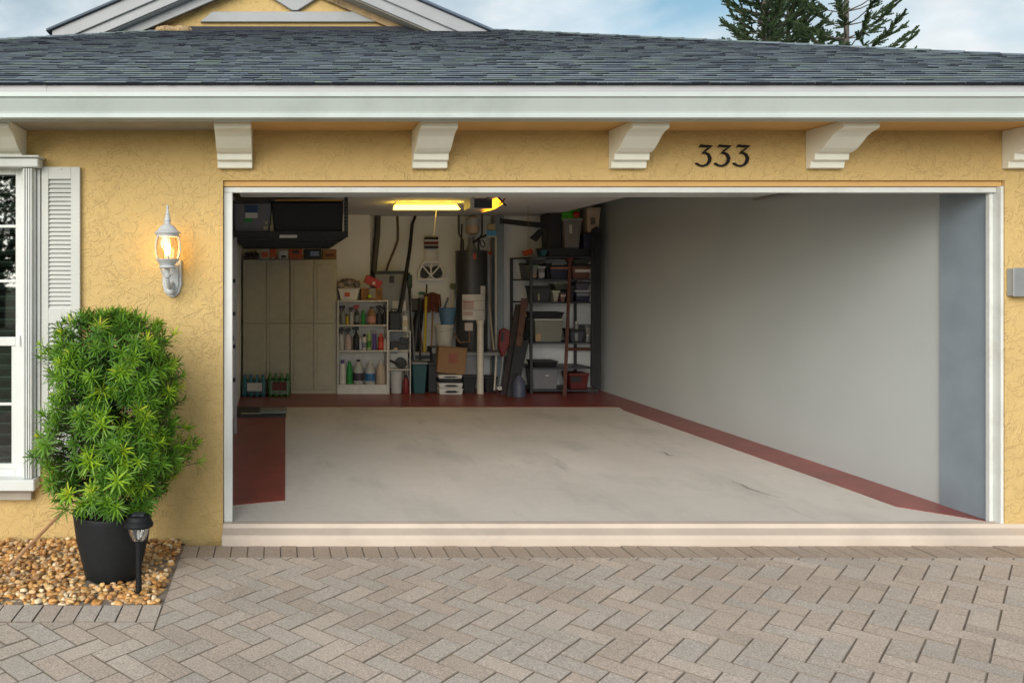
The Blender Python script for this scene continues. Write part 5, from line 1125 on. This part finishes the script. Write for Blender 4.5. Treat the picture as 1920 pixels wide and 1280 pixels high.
bin_('duffel_bag', 'black bag lying flat on the clear tool tote', 'bag', 999, 1057, 12, kz[3]+0.327, BLACK, C('black_cloth', (0.02, 0.018, 0.022)), dep=0.32)
bin_('parts_bin', 'row of jars in a dark tray right of the clear tool tote', 'jar tray', 1070, 1096, 24, kz[3], C('tray_dark', (0.05, 0.055, 0.07)), BLACK, tagm=GLASSY, t_=(0.3, 0.5, 0.1, 0.7))
for lab, p_ in (('glass jar with pale lid on the jar tray', 1081), ('glass jar with pale lid at the shelf post', 1102)):
    bottle('aero', lab, p_, 8, 14, kz[3]+(0.18 if p_ < 1090 else 0.0), GLASSY, PAPER, Y=KY+0.12, name='glass_jar')
bin_('storage_tote', 'pale smoky tote in the shelf corner below the jars', 'storage tote', 1098, 1118, 30, kz[3], FROST, GREY, dep=0.3, Y=KY+0.2)
bin_('tool_box', 'grey steel drawer chest with black top on the lowest steel shelf', 'tool chest', 998, 1047, 42, kz[5], C('chest', (0.17, 0.17, 0.19)), BLACK, tagm=WHITE, t_=(0.5, 0.64, 0.60, 0.64))
bin_('tool_box', 'dark red tool box on the lowest steel shelf', 'tool box', 1068, 1104, 30, kz[5], C('toolbox_red', (0.10, 0.010, 0.010)), C('toolbox_lid', (0.12, 0.02, 0.015)), tagm=BLACK, t_=(0.05, 0.6, 0.45, 0.8))
t = thing('shelf_stretcher', 'dark red wooden batten across the lower steel shelves', 'batten', (X(1085, KY+0.3), KY+0.3, Z(655, KY+0.3))); pb(1066, 652, 1118, 657, KY+0.42, 0.03, 'batten', DRED, t)
# on top of the steel shelving
tz = kz[0]
bin_('storage_tote', 'clear grey bin crowned by a green basket on the steel shelving', 'storage tote', 1057, 1091, 56, tz+0.112, C('clear_grey', (0.20, 0.185, 0.18), 0.35), C('pale_edge', (0.33, 0.32, 0.32)), Y=KY+0.03, dep=0.4, tagm=PAPER, t_=(0.3, 0.45, 0.5, 0.8), taper=0.03)
t = thing('green_basket', 'bright green perforated basket on top of the clear grey bin', 'basket', (X(1072, KY), KY+0.2, tz+0.112+56*(KY+0.03+D)/F))
gz_ = tz+0.114+56*(KY+0.03+D)/F
for k in range(4): MB().box(X(1057, KY), X(1088, KY), KY+0.05, KY+0.35, gz_+k*0.044, gz_+0.030+k*0.044).build('band', LIME, t, bevel=0.004)
for k in range(7): MB().box(X(1057+k*5, KY), X(1058.6+k*5, KY), KY+0.044, KY+0.0495, gz_, gz_+0.165).build('upright', LIME, t)
t = thing('red_bundle', 'small red bundle sticking out of the green basket', 'bundle', (X(1078, KY), KY+0.02, gz_)); m = MB().lathe([(0.01, gz_+0.002), (0.045, gz_+0.03), (0.05, gz_+0.06), (0.02, gz_+0.10)], X(1080, KY), KY-0.012, 10); m.build('bundle', REDP, t, smooth=True)
bin_('black_bin', 'flat black bin under the clear grey bin on the steel shelving', 'bin', 1028, 1112, 15, tz, BLACK, DGREY, Y=KY+0.02, dep=0.45)
bin_('black_bin', 'tall black bin left of the clear grey bin on the shelving', 'bin', 1028, 1055, 72, tz+0.112, C('soft_black', (0.02, 0.018, 0.024)), BLACK, Y=KY+0.1, dep=0.35)
bin_('teal_box', 'small teal box in front of the stack on the steel shelving', 'box', 1014, 1027, 16, tz, C('teal_box', (0.015, 0.10, 0.14)), BLACK, Y=KY+0.05, dep=0.2)
t = thing('orange_box', 'bright orange box tilted at the edge of the steel shelving', 'box', (X(991, KY), KY+0.3, tz)); m = MB().box(X(984, KY+0.3), X(999, KY+0.3), KY+0.3, KY+0.4, Z(478, KY+0.3), Z(468, KY+0.3)).rot((X(991, KY+0.3), KY+0.3, Z(473, KY+0.3)), 'Y', R(-18)); m.build('body', C('safety_orange', (0.62, 0.09, 0.015)), t, bevel=0.004); m = MB().box(X(984, KY+0.3), X(999, KY+0.3), KY+0.295, KY+0.405, Z(467.6, KY+0.3), Z(466.4, KY+0.3)).rot((X(991, KY+0.3), KY+0.3, Z(473, KY+0.3)), 'Y', R(-18)); m.build('lid', PAPER, t)
bin_('beige_case', 'beige hard case on the right end of the steel shelving', 'case', 1101, 1126, 46, tz+0.336, BEIGE, BEIGE, Y=KY-0.02, dep=0.35, tagm=C('case_print', (0.16, 0.13, 0.11)), t_=(0.25, 0.6, 0.3, 0.6))
bin_('dark_bin', 'dark navy bin under the beige case', 'bin', 1094, 1124, 30, tz+0.112, BINB, BLACK, Y=KY+0.0, dep=0.4)
t = thing('blue_tarp', 'blue folded tarp lying on top of the beige case', 'tarp', (X(1108, KY), KY+0.2, 2.4)); m = MB().prism([(X(1088, KY), Z(386, KY)), (X(1128, KY), Z(381, KY)), (X(1129, KY), Z(374, KY)), (X(1098, KY), Z(374, KY)), (X(1090, KY), Z(381, KY))], 'y', KY-0.04, KY+0.3); m.build('fold', C('tarp_blue', (0.02, 0.12, 0.30)), t, bevel=0.01)
t = thing('long_beam', 'long black beam sticking out from the top of the shelving', 'beam', (X(990, KY), KY+0.1, Z(416, KY))); m = MB().prism([(X(943, KY), Z(418, KY)), (X(1032, KY), Z(428, KY)), (X(1032, KY), Z(418, KY)), (X(943, KY), Z(409, KY))], 'y', KY+0.06, KY+0.12); m.build('body', BLACK, t, bevel=0.004); MB().box(X(941.5, KY), X(943, KY), KY+0.055, KY+0.125, Z(419, KY), Z(408, KY)).build('end_cap', DGREY, t)
t = thing('folding_stand', 'black folding stand propped on the steel shelving', 'stand', (X(1030, KY), KY+0.1, tz)); bar('strut', ((1012, 391, KY+0.15), (1047, 381, KY+0.15)), 0.02, BLACK, t); bar('strut', ((1030, 386, KY+0.15), (1030, 478, KY+0.15)), 0.022, BLACK, t); MB().prism([(X(999, KY), Z(445, KY)), (X(1017, KY), Z(428, KY)), (X(1027, KY), Z(434, KY)), (X(1012, KY), Z(452, KY))], 'y', KY+0.13, KY+0.16).build('foot', BLACK, t)
wire('hanging_cord', 'thin dark cord hanging from the ceiling beside the shelving', 'cord', ((990, 373, 5.0), (990, 466, 5.02)), 0.003, BROWN, 4)
# leaning boards in front of the shelving
t = thing('leaning_board', 'dark red wooden post leaning on the front of the steel shelving', 'post', (X(1058, KY-0.15), KY-0.15, 0))
m = MB().hexa([(X(1055, 5.70), 5.70, 0.002), (X(1062, 5.70), 5.70, 0.002), (X(1062, 5.74), 5.74, 0.002), (X(1055, 5.74), 5.74, 0.002), (X(1066, 5.92), 5.92, Z(488, 5.92)), (X(1072, 5.92), 5.92, Z(488, 5.92)), (X(1072, 5.96), 5.96, Z(488, 5.96)), (X(1066, 5.96), 5.96, Z(488, 5.96))]); m.build('shaft', C('post_red', (0.085, 0.028, 0.018), 0.7, 0.3), t); m = MB().box(X(1064, 5.91), X(1074, 5.91), 5.905, 5.965, Z(489, 5.92)+0.002, Z(483, 5.92)); m.build('cap', DRED, t)
def lean(lab, a0, a1, ytop, b0, b1, yb, Y, mat):
    t = thing('leaning_board', lab, 'board', (X((b0+b1)/2, Y), Y, 0))
    MB().hexa([(X(b0, Y), Y, 0.002), (X(b1, Y), Y, 0.002), (X(b1, Y), Y+0.03, 0.002), (X(b0, Y), Y+0.03, 0.002), (X(a0, Y+0.2), Y+0.2, Z(ytop, Y+0.2)), (X(a1, Y+0.2), Y+0.2, Z(ytop, Y+0.2)), (X(a1, Y+0.2), Y+0.23, Z(ytop, Y+0.2)), (X(a0, Y+0.2), Y+0.23, Z(ytop, Y+0.2))]).build('plank', mat, t, bevel=0.002)
    MB().box(X(a0, Y+0.2), X(a1, Y+0.2), Y+0.198, Y+0.232, Z(ytop, Y+0.2)+0.002, Z(ytop, Y+0.2)+0.02).build('end_cap', BLACK, t)
lean('wide dark plank leaning left of the steel shelving', 967, 990, 573, 938, 950, 735, 5.84, C('plank_dark', (0.045, 0.035, 0.035), 0.8, 0.3))
lean('narrow brown plank leaning on the wide dark plank', 978, 991, 562, 955, 962, 735, 5.74, C('plank_brown', (0.10, 0.05, 0.035), 0.8, 0.3))
lean('black panel leaning against the side of the steel shelving', 966, 992, 640, 950, 968, 735, 5.66, BLACK)
t = thing('hedge_trimmer', 'red and black garden trimmer leaning by the dark planks', 'trimmer', (X(945, 5.72), 5.72, 0)); m = MB().prism([(X(934, 5.72), Z(650, 5.72)), (X(936, 5.72), Z(620, 5.72)), (X(944, 5.72), Z(614, 5.72)), (X(955, 5.72), Z(620, 5.72)), (X(954, 5.72), Z(645, 5.72)), (X(944, 5.72), Z(668, 5.72)), (X(940, 5.72), Z(668, 5.72))], 'y', 5.68, 5.76); m.build('housing', C('trimmer_red', (0.14, 0.012, 0.012)), t, bevel=0.012); m = MB().prism([(X(938, 5.67), Z(640, 5.67)), (X(941, 5.67), Z(622, 5.67)), (X(946, 5.67), Z(622, 5.67)), (X(944, 5.67), Z(640, 5.67))], 'y', 5.672, 5.6795); m.build('guard', BLACK, t); bar('shaft', ((944, 666, 5.72), (936, 728, 5.66)), 0.012, GREY, t); pb(933, 725, 941, 731, 5.655, 0.03, 'tip', WHITE, t)
bottle('jug', 'round dark blue grey bottle on the floor before the shelving', 973, 25, 44, 0.002, C('slate_jug', (0.06, 0.07, 0.11)), BLACK, Y=5.62, name='floor_jug')
# strip light and opener
fy = 4.50
t = thing('strip_light', 'lit yellow fluorescent strip light under the garage ceiling', 'light fixture', (X(800, fy), fy, 2.5))
zf = lambda p: Z(p, fy)
MB().box(X(742, fy), X(858, fy), fy+0.02, fy+0.10, zf(384)-0.0, 2.500).build('housing', WHITE, t, bevel=0.003)
MB().prism([(X(740, fy), zf(392)), (X(863, fy), zf(392)), (X(857, fy), zf(384.5)), (X(741, fy), zf(384.5))], 'y', fy, fy+0.12).build('diffuser', GLIGHT, t)
oy = 3.55
t = thing('door_opener', 'garage door opener with glowing amber lens on the ceiling', 'door opener', (X(915, oy), oy, 2.5))
zo = lambda p: Z(p, oy)
MB().box(X(882, oy), X(924, oy), oy+0.005, oy+0.30, zo(391), zo(371)).build('case', C('opener_grey', (0.42, 0.41, 0.40)), t, bevel=0.006)
pb(889.5, 372.5, 922, 390, oy-0.002, 0.006, 'front_panel', DGREY, t, 0.002)
MB().prism([(X(912, oy), zo(394.5)), (X(930, oy), zo(391)), (X(943.5, oy), zo(382)), (X(936, oy), zo(371)), (X(930, oy), zo(371)), (X(930, oy), zo(388)), (X(924.5, oy), zo(391.2))], 'y', oy+0.02, oy+0.24).build('lens', AMBER, t)
bar('antenna', ((934, 370, oy), (949, 386, oy)), 0.011, BLACK, t); bar('bracket', ((947, 372, oy), (936, 384, oy+0.01)), 0.008, DRED, t)
MB().box(X(915, oy)-0.02, X(915, oy)+0.02, 0.25, oy+0.004, 2.425, 2.46).build('rail', GREY, t)
for dx in (0.0, 0.18): MB().box(X(890, oy)+dx, X(890, oy)+dx+0.02, oy+0.1, oy+0.12, zo(371)+0.001, 2.5).build('hanger', GREY, t)
# mat and plank by the left wall
t = thing('rubber_mat', 'black rubber mat on the red floor paint by the left wall', 'mat', (X(490, 4.4), 4.4, 0.004)); MB().box(-0.49, 0.10, 4.05, 4.70, 0.005, 0.018).build('sheet', BLACK, t, bevel=0.004); MB().box(-0.49, 0.10, 4.03, 4.0495, 0.005, 0.022).build('edge', DGREY, t)
t = thing('grey_plank', 'short grey plank lying across the black rubber mat', 'plank', (X(515, 4.3), 4.3, 0.02)); MB().box(X(487, 4.2), X(538, 4.2), 4.18, 4.50, 0.019, 0.045).build('board', C('plank_grey', (0.24, 0.25, 0.24)), t, bevel=0.004); MB().box(X(452, 4.15), X(487, 4.15), 4.16, 4.20, 0.019, 0.030).build('strip', C('pale_strip', (0.34, 0.30, 0.22)), t)
# left wall: door track with rollers
t = thing('door_track', 'galvanised door track with dark rollers on the left garage wall', 'door track', (-0.46, 3.2, 0.6))
Yk = 3.0
for k, y in enumerate((526, 588, 649, 712)): pb(436.5, y-3, 441, y+4, Yk, 0.05, 'roller', BLACK, t, 0.004)
MB().box(X(438, Yk), X(443.5, Yk), Yk+0.055, Yk+0.075, Z(815, Yk), 2.3).build('channel', C('galvanised', (0.38, 0.36, 0.40), 0.4, 0.1, 0.5), t)
MB().box(-0.499, X(443.5, Yk), Yk+0.076, Yk+0.09, Z(640, Yk), Z(630, Yk)).build('wall_bracket', GREY, t)
pb(437, 816, 443.5, 823, Yk+0.04, 0.05, 'foot', BLACK, t, 0.006)

# more clutter in the dark corner and round the heater
t = thing('garment_bag', 'tall black garment bag hanging at the end of the steel shelving', 'garment bag', (X(1117, KY-0.05), KY-0.05, 0.1))
MB().prism([(X(1108, KY-0.06), 0.10), (X(1127.5, KY-0.06), 0.06), (X(1127.5, KY-0.06), Z(432, KY-0.06)), (X(1120, KY-0.06), Z(424, KY-0.06)), (X(1110, KY-0.06), Z(430, KY-0.06))], 'y', KY-0.06, KY-0.02).build('bag', C('bag_black', (0.022, 0.022, 0.027), 0.6, 0.35), t, bevel=0.012)
for k in range(5): MB().tube([(X(1110+k*3.6, KY-0.064), KY-0.064, 0.12), (X(1111+k*3.4, KY-0.064), KY-0.064, 1.2), (X(1111.5+k*3.2, KY-0.064), KY-0.064, Z(436, KY-0.06))], [0.012, 0.007, 0.010], 5).build('crease', C('bag_black', (0, 0, 0)), t)
bin_('parts_bin', 'black bin behind the orange strapped tool box', 'bin', 1024, 1034, 30, kz[1], BLACK, DGREY, Y=KY+0.14)
bin_('parts_bin', 'dark bin with grey lid stacked on the green lidded bin', 'bin', 998, 1022, 12, kz[1]+0.20, BIN, GREY)
bin_('parts_bin', 'dark olive tray stacked on the brown carton', 'tray', 1075, 1107, 9, kz[1]+0.208, C('olive_dark', (0.05, 0.06, 0.045)), DGREY)
bin_('parts_bin', 'purple grey bin stacked on the navy bin', 'bin', 1080, 1106, 15, kz[2]+0.166, C('purple_grey', (0.075, 0.07, 0.095)), BLACK)
bin_('parts_bin', 'thin black case between the dull red bin and the navy bin', 'case', 1064, 1078, 30, kz[2], BLACK, BIN)
bin_('parts_bin', 'grey mesh bin at the back of the steel shelving', 'bin', 978, 993, 30, kz[1], C('mesh_grey', (0.11, 0.11, 0.12)), DGREY, Y=6.42, dep=0.12)
bin_('tool_box', 'black tool box at the back beside the clear tool tote', 'tool box', 985, 1001, 44, kz[3], BLACK, BLACK, Y=6.32, dep=0.2)
bin_('storage_tote', 'black flat tote on the grey drawer chest', 'storage tote', 1000, 1046, 11, kz[5]+0.31, BLACK, DGREY)
bin_('black_bin', 'black bin pushed under the heater stand', 'bin', 868, 893, 34, 0.0, BLACK, BLACK, Y=5.98, dep=0.3)
bin_('black_bin', 'black bin between guard post and dark planks', 'bin', 909, 932, 30, 0.0, C('near_black', (0.012, 0.012, 0.014)), BLACK, Y=6.04, dep=0.25)
t = thing('blanket_roll', 'black rolled blanket standing behind the long tools', 'blanket', (X(789, 6.42), 6.42, 0.0))
MB().tube([(X(776, 6.45), 6.45, 0.5), (X(782, 6.45), 6.45, 0.9), (X(790, 6.47), 6.47, 1.3)], [0.07, 0.075, 0.05], 10).build('roll', BLACK, t, smooth=True); MB().tube([(X(781, 6.45), 6.37, 0.85), (X(784, 6.45), 6.37, 0.86)], 0.012, 6).build('strap', DGREY, t)
wire('extension_cord', 'black extension cord looped on the wall beside the tank', 'cord', ((866, 420, 6.58), (864, 470, 6.55), (868, 520, 6.5), (858, 560, 6.5), (866, 600, 6.45), (860, 650, 6.4)), 0.011, BLACK)
